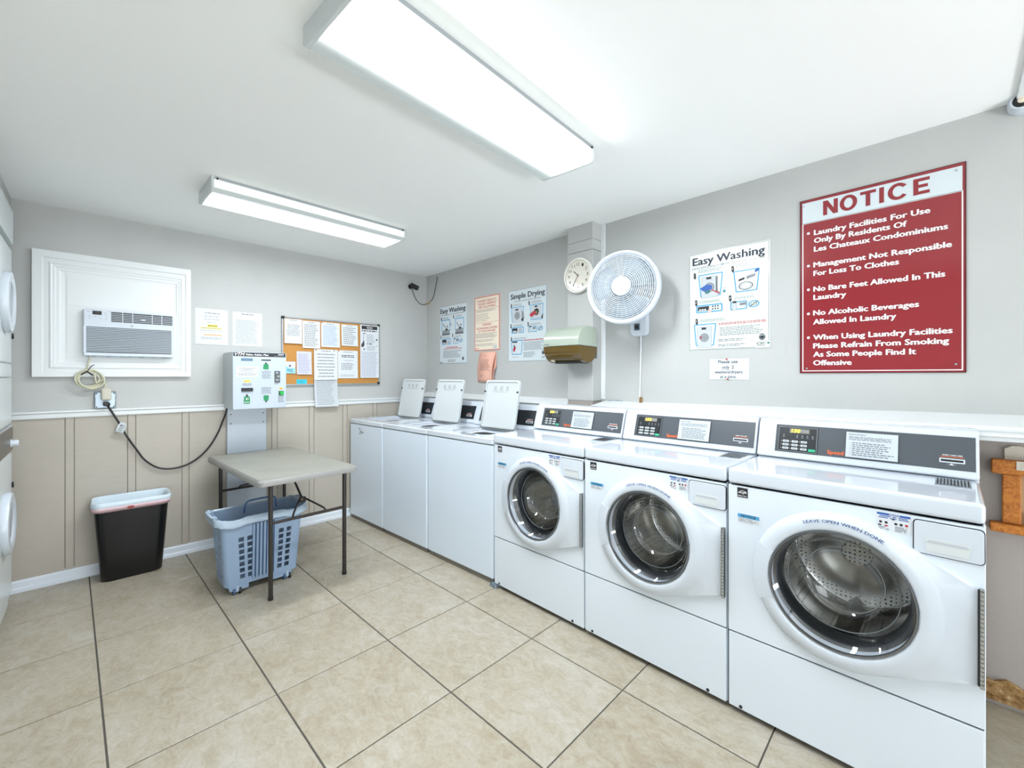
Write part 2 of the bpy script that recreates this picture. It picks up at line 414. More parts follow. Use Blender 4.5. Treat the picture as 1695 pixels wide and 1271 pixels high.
# floor: dark grout bed, and every tile a piece of its own
floor = struct('floor', MB().box(XL-.1, XR+.1, YF-.1, .1, -.06, -.0035, M_GROUT))
TH = .0265
def clip(poly, ax, lim, sgn):
    out = []
    for i in range(len(poly)):
        a, b = poly[i], poly[(i+1) % len(poly)]
        ia, ib = sgn*(a[ax]-lim) <= 0, sgn*(b[ax]-lim) <= 0
        if ia: out.append(a)
        if ia != ib:
            t = (lim-a[ax])/(b[ax]-a[ax]); out.append((a[0]+(b[0]-a[0])*t, a[1]+(b[1]-a[1])*t))
    return out
ct, st = math.cos(TH), math.sin(TH)
for a in range(-3, 6):
    for b in range(-1, 14):
        g = .0030; gb = .0025
        q = [(a+g/T*1.0, b+gb/T), (a+1-g/T, b+gb/T), (a+1-g/T, b+1-gb/T), (a+g/T, b+1-gb/T)]
        P = [(-.0472+T*(ct*i+st*j), -.008+T*(st*i-ct*j)) for i, j in q]
        for ax, lim, sg in ((0, XL, -1), (0, XR, 1), (1, YF, -1), (1, -.002, 1)): 
            if P: P = clip(P, ax, lim, sg)
        if len(P) < 3: continue
        area_ = abs(sum(P[i][0]*P[(i+1) % len(P)][1]-P[(i+1) % len(P)][0]*P[i][1] for i in range(len(P))))/2
        if area_ < .0004: continue
        cx, cy = sum(p[0] for p in P)/len(P), sum(p[1] for p in P)/len(P)
        dz = random.uniform(-.0004, .0004); e = .0015
        top = [((p[0]-cx)*(1-e/.24), (p[1]-cy)*(1-e/.24)) for p in P]; lo = [(p[0]-cx, p[1]-cy) for p in P]; n = len(P)
        vs = [(x, y, -.006) for x, y in lo]+[(x, y, dz-.0012) for x, y in lo]+[(x, y, dz) for x, y in top]
        fs = [tuple(range(2*n, 3*n))]+[(k*n+i, k*n+(i+1) % n, (k+1)*n+(i+1) % n, (k+1)*n+i) for k in (0, 1) for i in range(n)]
        MB().add(vs, fs, M_TILE).build('floor_tile', floor, loc=(cx, cy, 0))
struct('trim_10', MB().box(-2.2, 3.6, -9.5, YF-.1, -.06, -.01, mat('pale_paving', 'B9B4A8', .8)))
struct('ceiling', MB().box(XL-.1, XR+.1, YF-.1, .1, H, H+.1, M_CEIL))
struct('wall_back', MB().box(XL-.1, XR+.1, 0, .1, -.06, H, M_WALL))
wr = struct('wall_right', MB().box(XR, XR+.1, YF-.1, 0, 1.04, H, M_WALL).box(XR, XR+.1, YF-.1, 0, -.06, 1.04, M_LOW))
struct('wall_front', MB().box(XL-.1, DOOR_X[0], YF-.1, YF, -.06, H, M_WALL).box(DOOR_X[1], XR, YF-.1, YF, -.06, H, M_WALL).box(DOOR_X[0], DOOR_X[1], YF-.1, YF, 2.12, H, M_WALL))
struct('wall_left', MB().box(XL-.1, XL, YF, WIN_Y[0], -.06, H, M_WALL).box(XL-.1, XL, WIN_Y[1], 0, -.06, H, M_WALL)
       .box(XL-.1, XL, WIN_Y[0], WIN_Y[1], -.06, .88, M_WALL).box(XL-.1, XL, WIN_Y[0], WIN_Y[1], 1.92, H, M_WALL))
struct('trim_1', MB().box(XL, -.372, -3.0, 0, 2.18, H, M_WALL))   # bulkhead over the stacked dryer
# window and door reveals behind the camera
wf = MB()
for y in (WIN_Y[0], (WIN_Y[0]+WIN_Y[1])/2-.02, WIN_Y[1]-.04): wf.box(XL-.09, XL-.05, y, y+.04, .88, 1.92, M_TRIM)
for z in (.88, 1.38, 1.88): wf.box(XL-.09, XL-.05, WIN_Y[0], WIN_Y[1], z, z+.04, M_TRIM)
struct('window_1', wf)
# wainscot: each panel and each batten its own piece
wz0, wz1 = .07, 1.02
bat = [-.1335+.2885*i for i in range(-3, 10)]
edges = [XL+.005]+[x for x in bat if XL < x < XR]+[XR-.01]
ws = struct('trim_2', MB().box(XL, XR, -.004, 0, wz0, wz1, M_PANEL))
for i in range(len(edges)-1):
    a, b = edges[i], edges[i+1]
    if b-a < .05: continue
    MB().box(a+.0215, b-.0215, -.0125, -.004, wz0, wz1, M_PANEL, .002, 1).build('panel', ws)
for x in edges[1:-1]:
    MB().box(x-.0185, x+.0185, -.0135, -.004, wz0, wz1, M_PANEL, .0015, 1).build('batten', ws)
rail = struct('trim_3', MB().prism([(0, 1.012), (-.022, 1.012), (-.024, 1.018), (-.024, 1.040), (-.032, 1.046), (-.032, 1.0567), (0, 1.0567)], XL, XR-.001, M_TRIM, 'x'))
struct('baseboard_back', MB().prism([(0, 0), (-.022, 0), (-.022, .02), (-.017, .028), (-.017, .06), (-.013, .066), (-.008, .08), (0, .08)], XL, XR-.001, M_BASE, 'x'))
# column on the right wall, with its seams
struct('trim_4', MB().box(2.365, XR, -2.158, -1.945, 2.195, H, M_WALL, .003, 1).box(2.365, XR, -2.158, -1.945, 2.125, 2.193, M_WALL, .002, 1).box(2.365, XR, -2.158, -1.945, 1.10, 2.123, M_WALL, .003, 1).box(2.368, XR, -2.155, -1.948, 0, 1.10, M_LOW))
struct('trim_5', MB().box(2.462, XR, -2.19, -2.158, 1.11, H, M_TRIM, .002, 1))
# ledges on the right wall behind the machines
def ledge(name, y0, y1, zb0, zb1, xf):
    dz = zb1-zb0
    prof = [(XR, 0), (xf+.02, -.028), (xf, -.030), (xf-.004, -.038), (xf, -.046), (xf+.012, -.050), (xf+.012, -.066), (xf+.03, -.073), (xf+.034, -.085), (XR, -.085)]
    n = len(prof); vs = [(x, y0, zb0+z) for x, z in prof]+[(x, y1, zb1+z) for x, z in prof]
    fs = [tuple(range(n)), tuple(range(2*n-1, n-1, -1))]+[(i, (i+1) % n, (i+1) % n+n, i+n) for i in range(n)]
    return struct(name, MB().add(vs, fs, M_TRIM), smooth=None)
ledge('trim_6', -2.185, YF, 1.100, 1.150, 2.25)
ledge('trim_7', -.005, -1.944, 1.103, 1.103, 2.345)
# damaged patch low on the right wall, beyond the last washer
pr = thing('wall_hatch_frame', 'orange pine frame of an open hatch in the lower wall right of the washers', 'frame', (XR, -3.945, .685), R90)
MB().box(0, .62, -.045, 0, .215, .268, M_WOOD, .003, 1).build('top_board', pr)
MB().box(.028, .075, -.03, 0, .027, .215, M_WOOD, .003, 1).build('upright', pr)
MB().box(-.004, .62, -.05, 0, -.005, .027, M_WOOD, .003, 1).build('bottom_board', pr)
MB().box(.075, .60, -.012, 0, .027, .215, M_TAN).build('back_board', pr)
MB().box(.085, .50, -.02, -.012, .027, .075, M_PLASTER).build('pale_strip', pr)
MB().box(.062, .62, -.0475, -.045, .235, .268, M_PLASTER).build('paint_patch', pr)
mb = MB(); random.seed(3)
pts = [(.035+i*.02, .306+.012*math.sin(i*.9)+.008*random.random()) for i in range(16)]
mb.prism([(x, z) for x, z in pts]+[(x, z-.045-.012*random.random()) for x, z in reversed(pts)], -.010, 0, M_PLASTER)
tag(mb.build('plaster_patch', loc=(XR, -3.945, .685), rotz=R90), kind='structure').name = 'trim_8'
mb = MB(); pts = [(-.08+i*.03, .085+.012*math.sin(i*1.7)+.02*random.random()) for i in range(26)]
mb.prism(pts+[(x, .018) for x, z in reversed(pts)], -.014, 0, M_RUST)
tag(mb.build('crumbled_edge', loc=(XR, -3.945, 0), rotz=R90), kind='structure').name = 'trim_9'

# ================================================================== CEILING LIGHTS
def ceiling_light(cx, cy, rot, label, tube_y, wid, smax, smin, Lx=1.13, Ly=.295, zb=2.24):
    t = thing('ceiling_light', label, 'ceiling light', (cx, cy, H), rot, 'wraparound ceiling lights')
    a, b = Lx/2, Ly/2; h = zb-H
    MB().box(-a+.012, a-.012, -b+.03, b-.03, -.03, 0, M_TRIM).box(-a, a, -b, -b+.006, -.016, 0, M_ALU).box(-a, a, b-.006, b, -.016, 0, M_ALU).build('housing', t)
    prof = [(-b, -.016), (-b+.002, h+.012), (-b+.014, h), (b-.014, h), (b-.002, h+.012), (b, -.016)]
    lm = lens_mat('lens_'+str(len(MATS)), tube_y, wid, smax, smin)
    n = len(prof)
    vs = [(-a+.006, y, z) for y, z in prof]+[(a-.006, y, z) for y, z in prof]
    sm_ = mat('lens_side', 'C4CCC8', .35, emit=.5)
    MB().add(vs, [(i, i+1, n+i+1, n+i) for i in range(1, n-2)], lm).add(vs, [(i, i+1, n+i+1, n+i) for i in (0, n-2)], sm_).build('lens', t)
    for s in (-1, 1):
        e = MB().prism([(-b-.002, 0), (-b-.002, h+.010), (-b+.012, h-.002), (b-.012, h-.002), (b+.002, h+.010), (b+.002, 0)], s*a-.006, s*a+.006, M_PLAST2, 'x')
        o = e.build('end_cap', t)
        MB().cyl((s*(a-.02), -b-.001, -.012), (s*(a-.02), -b-.006, -.012), .005, M_BLACK, 8).build('clip', t)
    return t
ceiling_light(1.005, -2.60, .075, 'fluorescent ceiling light nearest the camera, running out of the top of the picture', -.070, .185, 28, .10, 1.15, .30)
ceiling_light(.978, -1.00, .03, 'smaller looking fluorescent ceiling light hung in front of the bulletin board wall', .030, .160, 17.5, .10, 1.14, .298, 2.238)

# ================================================================== FRONT-LOAD WASHERS
def front_washer():
    W, D = .661, .70
    t = thing('front_load_washer', '', 'washing machine', (0, 0, 0), R90, 'front-load washers')
    gx, gz, gr = .338, .577, .19
    # cabinet shell: sides, back, bottom
    m = MB()
    m.box(0, .006, .012, D, .02, .862, M_WHITE, .002, 1).box(W-.006, W, .012, D, .02, .862, M_WHITE, .002, 1)
    m.box(.006, W-.006, D-.01, D, .02, .862, M_WHITE).box(.006, W-.006, .02, D-.01, .02, .03, M_DARK)
    for x in (.05, W-.05):
        for y in (.06, D-.06): m.cyl((x, y, 0), (x, y, .022), .018, M_BLACK, 10)
    m.build('cabinet', t)
    # front panel with the round opening
    z0, z1 = .308, .858; n = 72; inner, outer = [], []
    for i in range(n):
        a = 2*PI*(i+.5)/n; c, s = math.cos(a), math.sin(a)
        k = min(((W-.002-gx) if c > 0 else (gx-.002))/max(abs(c), 1e-6), ((z1-gz) if s > 0 else (gz-z0))/max(abs(s), 1e-6))
        outer.append((gx+c*k, gz+s*k)); inner.append((gx+c*(gr+.012), gz+s*(gr+.012)))
    # snap nearest outer samples to the corners
    for cx, cz in ((.002, z0), (W-.002, z0), (W-.002, z1), (.002, z1)):
        j = min(range(n), key=lambda i: (outer[i][0]-cx)**2+(outer[i][1]-cz)**2); outer[j] = (cx, cz)
    fm = MB()
    vs = [(x, 0, z) for x, z in outer]+[(x, 0, z) for x, z in inner]+[(x, .03, z) for x, z in inner]+[(x, .012, z) for x, z in outer]
    fs = []
    for i in range(n):
        j = (i+1) % n
        fs += [(i, j, n+j, n+i), (n+i, n+j, 2*n+j, 2*n+i), (3*n+i, 3*n+j, j, i)]
    fm.add(vs, fs, M_WHITE).build('front_panel', t, smooth=30)
    lp = MB().box(.002, W-.002, 0, .014, .022, .302, M_WHITE, .004, 2).build('lower_panel', t, smooth=40, wn=True)
    for x in (.045, W-.07): MB().cyl((x, .001, .034), (x, -.003, .034), .006, M_DARK, 10).build('screw', lp)
    MB().box(.004, W-.004, .008, .02, .300, .862, M_DARK).build('seam', t) if False else MB().box(.003, W-.003, .006, .016, .3015, .3085, M_DARK).build('seam', t)
    # top lid: front edge rounded, slightly dished
    MB().box(0, W, -.006, .38, .865, .922, M_LID, .012, 3).box(.0, W, .365, D, .865, .926, M_LID, .006, 2).build('top', t, smooth=40, wn=True)
    v = MB().box(.558, .640, .205, .335, .9222, .9235, M_GALV)
    for i in range(10): v.box(.562+i*.0078, .5655+i*.0078, .215, .325, .9236, .9242, M_DARK)
    v.build('lid_vent', t)
    # control panel, leaning back
    c = MB()
    y0b, y1b, zb, zt = .345, .39, .926, 1.084
    c.prism([(y0b, zb), (y0b, zb+.008), (y1b-.004, zt-.02), (y1b+.012, zt), (.55, zt-.004), (.58, zb)], .0, W, M_PLAST, 'x', bev=.006, seg=2)
    cp = c.build('control_panel', t, smooth=40, wn=True)
    ang = math.atan2(y1b-.004-y0b, zt-.02-zb-.008); L = math.hypot(y1b-.004-y0b, zt-.02-zb-.008)
    # frame lying on the slanted face: u along x, v up the slope
    F = Matrix.Translation((0, y0b-.0005, zb+.008)) @ Matrix.Rotation(-ang, 4, 'X')
    def V(z): return (z-.934)/math.cos(ang)
    def face(): return MB(F)
    f = face().box(.068, .652, -.0012, 0, V(.952), V(1.062), M_PANELF); f.build('panel_film', cp)
    k = face(); w0 = .0022
    k.rect(.074, V(.953), .219, V(1.056), M_PANELB, .0018); k.frame(.078, V(.9555), .215, V(1.0535), .0016, M_PRINT_LG, w0)
    k.rect(.118, V(1.030), .188, V(1.048), M_LEDOFF, w0)
    k.text('150', .124, .156, V(1.0325), (V(1.0455)-V(1.0325)), M_DIG, .0028, bold=.02, shear=.15)
    for i in range(4): k.rect(.160+i*.0065, V(1.0335), .1640+i*.0065, V(1.0445), M_PRINT_LG, .0026)
    for u in (.098, .146, .164, .182, .200):
        k.disc(u, V(1.0205), .0016, M_PRINT_W, w0, 8); k.rect(u-.004, V(1.011), u+.004, V(1.0155), M_PRINT_G, w0)
    k.build('keypad', cp)
    for r, z in enumerate((.9955, .9815, .9675)):
        for q, u in enumerate((.096, .128, .160)):
            o = face().box(u, u+.022, -.0045, -.0018, V(z-.0042), V(z+.0042), M_PLAST2, .0012, 1)
            o.rect(u+.004, V(z-.0012), u+.018, V(z+.0012), M_PRINT_G, .0048); o.disc(u-.005, V(z), .0013, M_PRINT_W, .0024, 8)
            o.build('button', cp)
    face().box(.187, .211, -.0045, -.0018, V(.9605), V(.9705), M_GREENK, .0012, 1).build('start_button', cp)
    k = face()
    k.text('Speed', .250, .303, V(.9615), V(.9755)-V(.9615), M_PRINT_O, .002, bold=.04)
    k.text('Queen', .306, .366, V(.9615), V(.9755)-V(.9615), M_PRINT_O, .002, bold=.04)
    k.build('maker_mark', cp); k = face()
    k.text('INSERT CARD HERE', .574, .622, V(.9965), .0042, M_PRINT_W, .002, bold=.02)
    k.rect(.568, V(.9922), .626, V(.9940), M_PRINT_O, .002)
    k.frame(.586, V(.9655), .606, V(.9725), .001, M_PRINT_LG, .002); k.poly([(.590, V(.967)), (.602, V(.967)), (.596, V(.9715))], M_PRINT_W, .002)
    k.build('card_slot_print', cp)
    face().box(.566, .628, -.0045, 0, V(.973), V(.988), M_PLAST, .003, 2).box(.570, .624, -.0048, -.004, V(.977), V(.984), M_BLACK).build('card_slot', cp)
    # rinse of door: white frame (circle stretched to the hinge), ring, glass bowl
    out = []
    Rr = .248; hx, hz0, hz1 = .648, .428, .690
    def tangent(px, pz, sgn):
        dx, dz = px-gx, pz-gz; d = math.hypot(dx, dz); return math.atan2(dz, dx)+sgn*math.acos(min(1, Rr/d))
    aT = tangent(hx, hz1, 1); aB = tangent(hx, hz0, -1)+2*PI
    nn = 60; out = [(gx+Rr*math.cos(aT+(aB-aT)*i/nn), gz+Rr*math.sin(aT+(aB-aT)*i/nn)) for i in range(nn+1)]
    for i in range(1, 6): out.append((out[nn][0]+(hx-out[nn][0])*i/6, out[nn][1]+(hz0-out[nn][1])*i/6))
    out += [(hx, hz0), (hx, hz0+(hz1-hz0)*.33), (hx, hz0+(hz1-hz0)*.67), (hx, hz1)]
    for i in range(1, 6): out.append((hx+(out[0][0]-hx)*i/6, hz1+(out[0][1]-hz1)*i/6))
    n = len(out)
    def scaled(r_to, k):   # blend outline towards the circle of radius r_to
        q = []
        for x, z in out:
            a = math.atan2(z-gz, x-gx); q.append((x+(gx+r_to*math.cos(a)-x)*k, z+(gz+r_to*math.sin(a)-z)*k))
        return q
    rings = [(out, .0), (out, -.009), (scaled(gr, .04), -.015), (scaled(gr+.052, .88), -.019), (scaled(gr+.050, .95), -.024), (scaled(gr+.030, 1), -.031), (scaled(gr+.012, 1), -.034), (scaled(gr+.003, 1), -.029), (scaled(gr, 1), -.015), (scaled(gr, 1), .01)]
    vs = []; fs = []
    for q, y in rings: vs += [(x, y, z) for x, z in q]
    for r in range(len(rings)-1):
        for i in range(n): fs.append((r*n+i, r*n+(i+1) % n, (r+1)*n+(i+1) % n, (r+1)*n+i))
    d = MB().add(vs, fs, M_PLAST).build('door', t, smooth=50)
    # recessed grip panel on the left of the ring
    gm = MB(); pts = []
    for i in range(9):
        a = PI-.42+.84*i/8
        for rr in (.196, .244): pts.append((gx+rr*math.cos(a), gz+rr*math.sin(a), rr))
    vs = []
    for x, z, rr in pts: vs.append((x, -.0365 if rr < .2 else -.026, z))
    for x, z, rr in pts: vs.append((x, -.028 if rr < .2 else -.016, z))
    fs = []
    for i in range(8):
        a = 2*i; fs += [(a, a+1, a+3, a+2), (a+18, a+20, a+21, a+19), (a, a+2, a+20, a+18), (a+1, a+19, a+21, a+3)]
    fs += [(0, 18, 19, 1), (16, 17, 35, 34)]
    gm.add(vs, fs, M_PLAST).build('door_grip', d)
    MB().lathe([(gr+.0025, -.030), (gr+.001, -.033), (gr-.003, -.033), (gr-.005, -.029), (gr-.003, -.020)], mat('dull_chrome', '8E9298', .32, 1), 64, (gx, 0, gz)).build('chrome_ring', d, smooth=60)
    bowl = [(gr-.004, -.030), (gr-.014, -.022), (gr-.028, .0), (gr-.045, .045), (gr-.065, .085), (gr-.09, .108), (.05, .122), (.0005, .126)]
    MB().lathe(bowl, M_GLASS, 64, (gx, 0, gz)).build('glass_bowl', d, smooth=60, fixn=False)
    for rr, yy, tt in ((.150, .045, .0022), (.108, .098, .0018)):
        MB().lathe([(rr+tt*math.cos(q*PI/3), yy+tt*math.sin(q*PI/3)) for q in range(6)], mat('pale_glass_edge', 'B4BABE', .12, .7), 48, (gx, 0, gz), closed=True).build('glass_edge', d, smooth=60)
    hg = MB().box(hx+.001, hx+.010, -.022, -.004, hz0-.002, hz1+.002, M_STEEL)
    for i in range(22): hg.cyl((hx+.0055, -.023, hz0+i*.0119+.001), (hx+.0055, -.023, hz0+i*.0119+.0105), .0038, M_CHROME, 8)
    hg.box(hx-.002, hx+.001, -.014, .0, hz0, hz1, M_DARK)
    hg.build('hinge', d)
    def bend(x, z):
        a = PI/2-(x)/.225; return (gx+(.225+z)*math.cos(a), gz+(.225+z)*math.sin(a))
    lm = MB(); lm.text('LEAVE OPEN WHEN DONE', -.092, .122, -.006, .0095, mat('navy_blue_print', '2B4E86', .5), .0350, bold=.02, fn=bend); lm.build('lettering', d)
    # tub: gasket, drum, back plate with spider, lifters
    MB().lathe([(gr+.011, .004), (gr-.002, .02), (gr-.012, .04), (gr-.02, .07), (gr-.012, .085), (gr+.02, .09)], M_RUBBER, 64, (gx, 0, gz)).build('gasket', t, smooth=60)
    dr = MB().lathe([(gr-.015, .085), (gr-.005, .09), (gr+.025, .10), (gr+.03, .12), (gr+.03, .40), (gr+.01, .42), (.12, .415), (.115, .40), (.05, .395), (.045, .405), (.0005, .405)], M_SS, 64, (gx, 0, gz)).build('drum', t, smooth=50)
    for q in range(3):
        a = 2*PI*q/3+.5; ca, sa = math.cos(a), math.sin(a)
        M2 = Matrix.Translation((gx, 0, gz)) @ Matrix.Rotation(-a, 4, 'Y')
        lf = MB(M2).prism([(gr+.028, -.035), (gr-.005, -.018), (gr-.02, 0), (gr-.005, .018), (gr+.028, .035)], .13, .39, M_STEEL)
        lf.build('lifter', dr, smooth=40)
    # dispenser drawer
    MB().prism(rrect(.5155, .660, .7525, .8505, .011), -.0012, .008, M_DARK).build('drawer_gap', t)
    dd = MB().prism(rrect(.518, .659-.001, .755, .848, .010), -.006, .010, M_PLAST, bev=.002, seg=2).build('dispenser_drawer', t, smooth=40, wn=True)
    g = MB()
    g.prism([(.541, .7965), (.547, .803), (.628, .803), (.634, .7965), (.628, .764), (.545, .764)], -.0062, -.0072, M_PLAST2)
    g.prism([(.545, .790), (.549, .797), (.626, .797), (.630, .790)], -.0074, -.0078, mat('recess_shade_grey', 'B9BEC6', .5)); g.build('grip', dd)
    # stickers
    s = MB(); s.rect(.035, .7245, .107, .757, M_PAPER); s.rect(.035, .743, .107, .7565, M_PRINT_B, .0012)
    s.text('NOTICE', .046, .096, .7455, .009, M_PRINT_N, .0016, bold=.03); s.fine(.038, .104, .726, .741, 4, M_PRINT_LG); s.build('notice_sticker', t)
    s = MB(); s.rect(.033, .817, .069, .853, M_PRINT_K); s.rect(.0345, .8195, .0675, .8265, M_PRINT_K, .0012)
    s.text('ENERGY STAR', .036, .066, .8205, .0045, M_PRINT_W, .0016, bold=.02)
    s.ring2(.051, .8305, .0125, .014, M_PRINT_W, .0013, 16, .1, PI-.1, .9)
    s.text('energy', .038, .060, .8325, .0085, M_PRINT_W, .0016, shear=.3, bold=.02)
    st = [];
    for i in range(10):
        a = PI/2+i*PI/5; rr = .005 if i % 2 == 0 else .002; st.append((.0615+rr*math.cos(a), .8375+rr*math.sin(a)))
    s.poly(st, M_PRINT_W, .0016); s.build('star_sticker', t)
    s = MB(); s.rect(.434, .7985, .511, .852, M_PAPER); s.rect(.4345, .8455, .5105, .8515, M_PRINT_BB, .0012)
    s.text('NOTICE', .463, .487, .8463, .0043, M_PRINT_W, .0016, bold=.02)
    s.fine(.438, .507, .835, .8445, 2, M_PRINT_BB, just=1, ragged=.1, fill=.55)
    s.poly([(.469, .834), (.476, .834), (.4725, .8405)], M_PRINT_K, .0015)
    for u in (.443, .456, .478, .490, .502): s.disc(u, .8235, .0038, M_PRINT_K if u != .502 else M_PRINT_R, .0013, 10)
    for u in (.441, .456): s.rect(u-.004, .812, u+.004, .816, M_PRINT_R if u > .45 else M_PRINT_K, .0013)
    s.fine(.438, .470, .800, .811, 3, M_PRINT_G); s.fine(.476, .507, .800, .817, 4, M_PRINT_G); s.build('instruction_sticker', t)
    return t
def sleeve(loc, label, du=0, dz=0, tilt=0):
    """laminated instruction sheet taped on the sloping control panel"""
    t = thing('instruction_sheet', label, 'paper', loc, R90, 'instruction sheets on the front-load washer panels')
    ang = math.atan2(.041, .130)
    F = Matrix.Translation((0, 0, 0)) @ Matrix.Rotation(-ang, 4, 'X') @ Matrix.Rotation(tilt, 4, 'Y')
    m = MB(F); m.box(.009, .160, -.0030, -.0022, .004, .102, M_PAPER); m.text('Notice to all residents:', .018, .070, .091, .0042, M_PRINT_K, .0036, bold=.01)
    m.fine(.018, .152, .070, .086, 3, M_PRINT_G, .0036, .42, ragged=.1, word=.012)
    m.fine(.028, .150, .010, .064, 7, M_PRINT_G, .0036, .42, word=.012)
    for i in range(5): m.rect(.022, .0585-i*.0105, .0235, .061-i*.0105, M_PRINT_K, .0036)
    m.build('sheet', t)
    MB(F).rect(0, -.003, .166, .113, M_SLEEVE, .0046).build('plastic_sleeve', t, fixn=False)
    return t
w3 = front_washer()
FW = [(-1.910, 'white front-load washer at left, standing beside the top-load washers'),
      (-2.576, 'middle of the three white front-load washers with round glass doors'),
      (-3.242, 'nearest and largest looking white front-load washer at the right of the picture')]
SL = ['white instruction sheet on the control panel of the left front-load washer', 'white instruction sheet on the control panel of the middle front-load washer', 'white instruction sheet in clear sleeve on the panel of the nearest front-load washer']
for i, (y, lab) in enumerate(FW):
    o = w3 if i == 0 else clone(w3)
    o.location = Vector((1.701, y, 0))*U; o['label'] = lab
    sleeve((1.701+.3475, y-.300, .9545), SL[i], tilt=(.0, .0, .0)[i])

# ================================================================== TOP-LOAD WASHERS
ROW = -PI/2+.044
def top_washer(s0, W, label, back, first):
    d = Vector((math.cos(ROW), math.sin(ROW)))
    p = Vector((1.6215, -.055))+d*s0
    t = thing('top_load_washer', label, 'washing machine', (p.x, p.y, 0), ROW, 'top-load washers')
    D = .66+back
    m = MB().box(.001, W-.001, .004, D, .028, .850, M_WHITE2, .014, 3); m.build('cabinet', t, smooth=40, wn=True)
    MB().box(.012, W-.012, .016, D-.02, 0, .030, mat('grey_base_channel', '77736B', .6)).build('base', t)
    # top with the open tub mouth
    hx0, hx1, hy0, hy1 = W/2-.185, W/2+.185, .085, .395+back
    tp = MB(); z0, z1 = .853, .888
    o = rrect(0, W, 0, D, .016, 4); n = len(o)
    i_ = rrect(hx0, hx1, hy0, hy1, .05, 4)
    vs = [(x, y, z0) for x, y in o]+[(x, y, z1-.006) for x, y in o]+[(x+(W/2-x)*.018, y+(D/2-y)*.018, z1) for x, y in o]+[(x, y, z1) for x, y in i_]+[(x, y, z1-.012) for x, y in i_]+[(W/2+(x-W/2)*.93, y, z1-.02) for x, y in i_]
    fs = []
    for r in range(5):
        for k in range(n): fs.append((r*n+k, r*n+(k+1) % n, (r+1)*n+(k+1) % n, (r+1)*n+k))
    tp.add(vs, fs, M_LID).build('top', t, smooth=30)
    MB().box(.004, W-.004, .006, D-.004, .8495, .8535, M_DARK).build('seam', t)
    cx, cy = W/2, (hy0+hy1)/2; rt = min(.145, (hy1-hy0)/2-.004)
    tub = MB()
    # tub-cover ring between the rectangular mouth and the round basket, then the dark basket
    ir = [(cx+rt*math.cos(a), cy+rt*math.sin(a)) for a in [math.atan2(y-cy, x-cx) for x, y in i_]]
    vs = [(x, y, z1-.018) for x, y in i_]+[(x, y, z1-.045) for x, y in ir]
    tub.add(vs, [(k, (k+1) % n, n+(k+1) % n, n+k) for k in range(n)], M_LID)
    tub.lathe([(rt, z1-.045), (rt-.004, z1-.06), (rt-.004, .45), (.0005, .44)], mat('dark_tub_blue', '36536B', .4), 32, (cx, cy, 0), 'z')
    tub.build('tub', t, smooth=40)
    # open lid leaning back
    lw, lh = .345, .352; ly = .372+back; tilt = math.radians(11)
    M2 = Matrix.Translation((cx, ly, z1+.004)) @ Matrix.Rotation(-tilt, 4, 'X')
    l = MB(M2)
    oo = rrect(-lw/2, lw/2, 0, lh, .022, 4); ii = rrect(-lw/2+.012, lw/2-.012, .010, lh-.014, .018, 4)
    n2 = len(oo)
    vs = [(x, .010, z) for x, z in oo]+[(x, -.006, z) for x, z in oo]+[(x, -.008, z) for x, z in ii]+[(x, .000, z) for x, z in ii]
    fs = [tuple(range(n2)), tuple(range(3*n2, 4*n2))]
    for r in range(3):
        for k in range(n2): fs.append((r*n2+k, r*n2+(k+1) % n2, (r+1)*n2+(k+1) % n2, (r+1)*n2+k))
    l.add(vs, fs, M_PLAST2); lo = l.build('lid', t, smooth=30)
    for sx in (-1, 1):
        MB(M2).cyl((sx*(lw/2-.008), -.009, .205*lh/.27*.99), (sx*(lw/2-.008), -.016, .205*lh/.27*.99), .0065, M_BLACK, 10).build('bumper', lo)
        MB(M2).box(sx*(lw/2+.002)-.006, sx*(lw/2+.002)+.006, -.004, .02, -.006, .035, M_ALU).build('hinge', lo)
    MB(M2).box(-lw/2, lw/2, .000, .012, -.006, .002, mat('hinge_strip_grey', '8C8B86', .5)).build('hinge_strip', lo)
    g = MB(M2)
    for j in range(3):
        x = -.085+j*.062
        g.fine(x, x+.045, .272, .302, 5, M_PRINT_LG, .0006, .5, ragged=.5, word=.012); g.seg((x, .300), (x+.03, .310), .002, M_PRINT_G, .0006)
    g.fine(-.085, .085, .262, .268, 1, M_PRINT_LG, .0006); g.build('lid_print', lo)
    # console
    cy0 = .45+back
    c = MB().prism([(cy0, z1), (cy0, z1+.012), (cy0+.05, 1.045), (cy0+.062, 1.062), (cy0+.17, 1.058), (cy0+.18, z1)], .004, W-.004, M_PLAST, 'x', bev=.006, seg=2).build('console', t, smooth=40, wn=True)
    ang = math.atan2(.05, 1.045-z1-.012); F = Matrix.Translation((0, cy0-.0006, z1+.012)) @ Matrix.Rotation(-ang, 4, 'X')
    k = MB(F); k.box(.05, W-.045, -.0012, 0, .022, .132, M_PANELB); k.build('panel_film', c)
    k = MB(F); k.frame(.055, .028, .20, .128, .0016, M_PRINT_LG, .0018); k.rect(.09, .100, .16, .118, M_LEDOFF, .0018)
    for u in (.075, .12, .14, .16): k.disc(u, .088, .0016, M_PRINT_W, .0018, 8)
    k.build('keypad', c); k = MB(F)
    k.text('INSERT CARD', W-.13, W-.082, .0655, .004, M_PRINT_W, .002, bold=.02); k.rect(W-.135, .0595, W-.077, .0615, M_PRINT_O, .002); k.build('card_slot_print', c)
    for r in range(3):
        for q in range(3): MB(F).box(.075+q*.036, .099+q*.036, -.004, -.001, .036+r*.0145, .045+r*.0145, M_PLAST2, .001, 1).build('button', c)
    MB(F).box(W-.138, W-.074, -.005, 0, .040, .056, M_PLAST, .003, 2).box(W-.133, W-.079, -.0055, -.004, .044, .051, M_BLACK).build('card_slot', c)
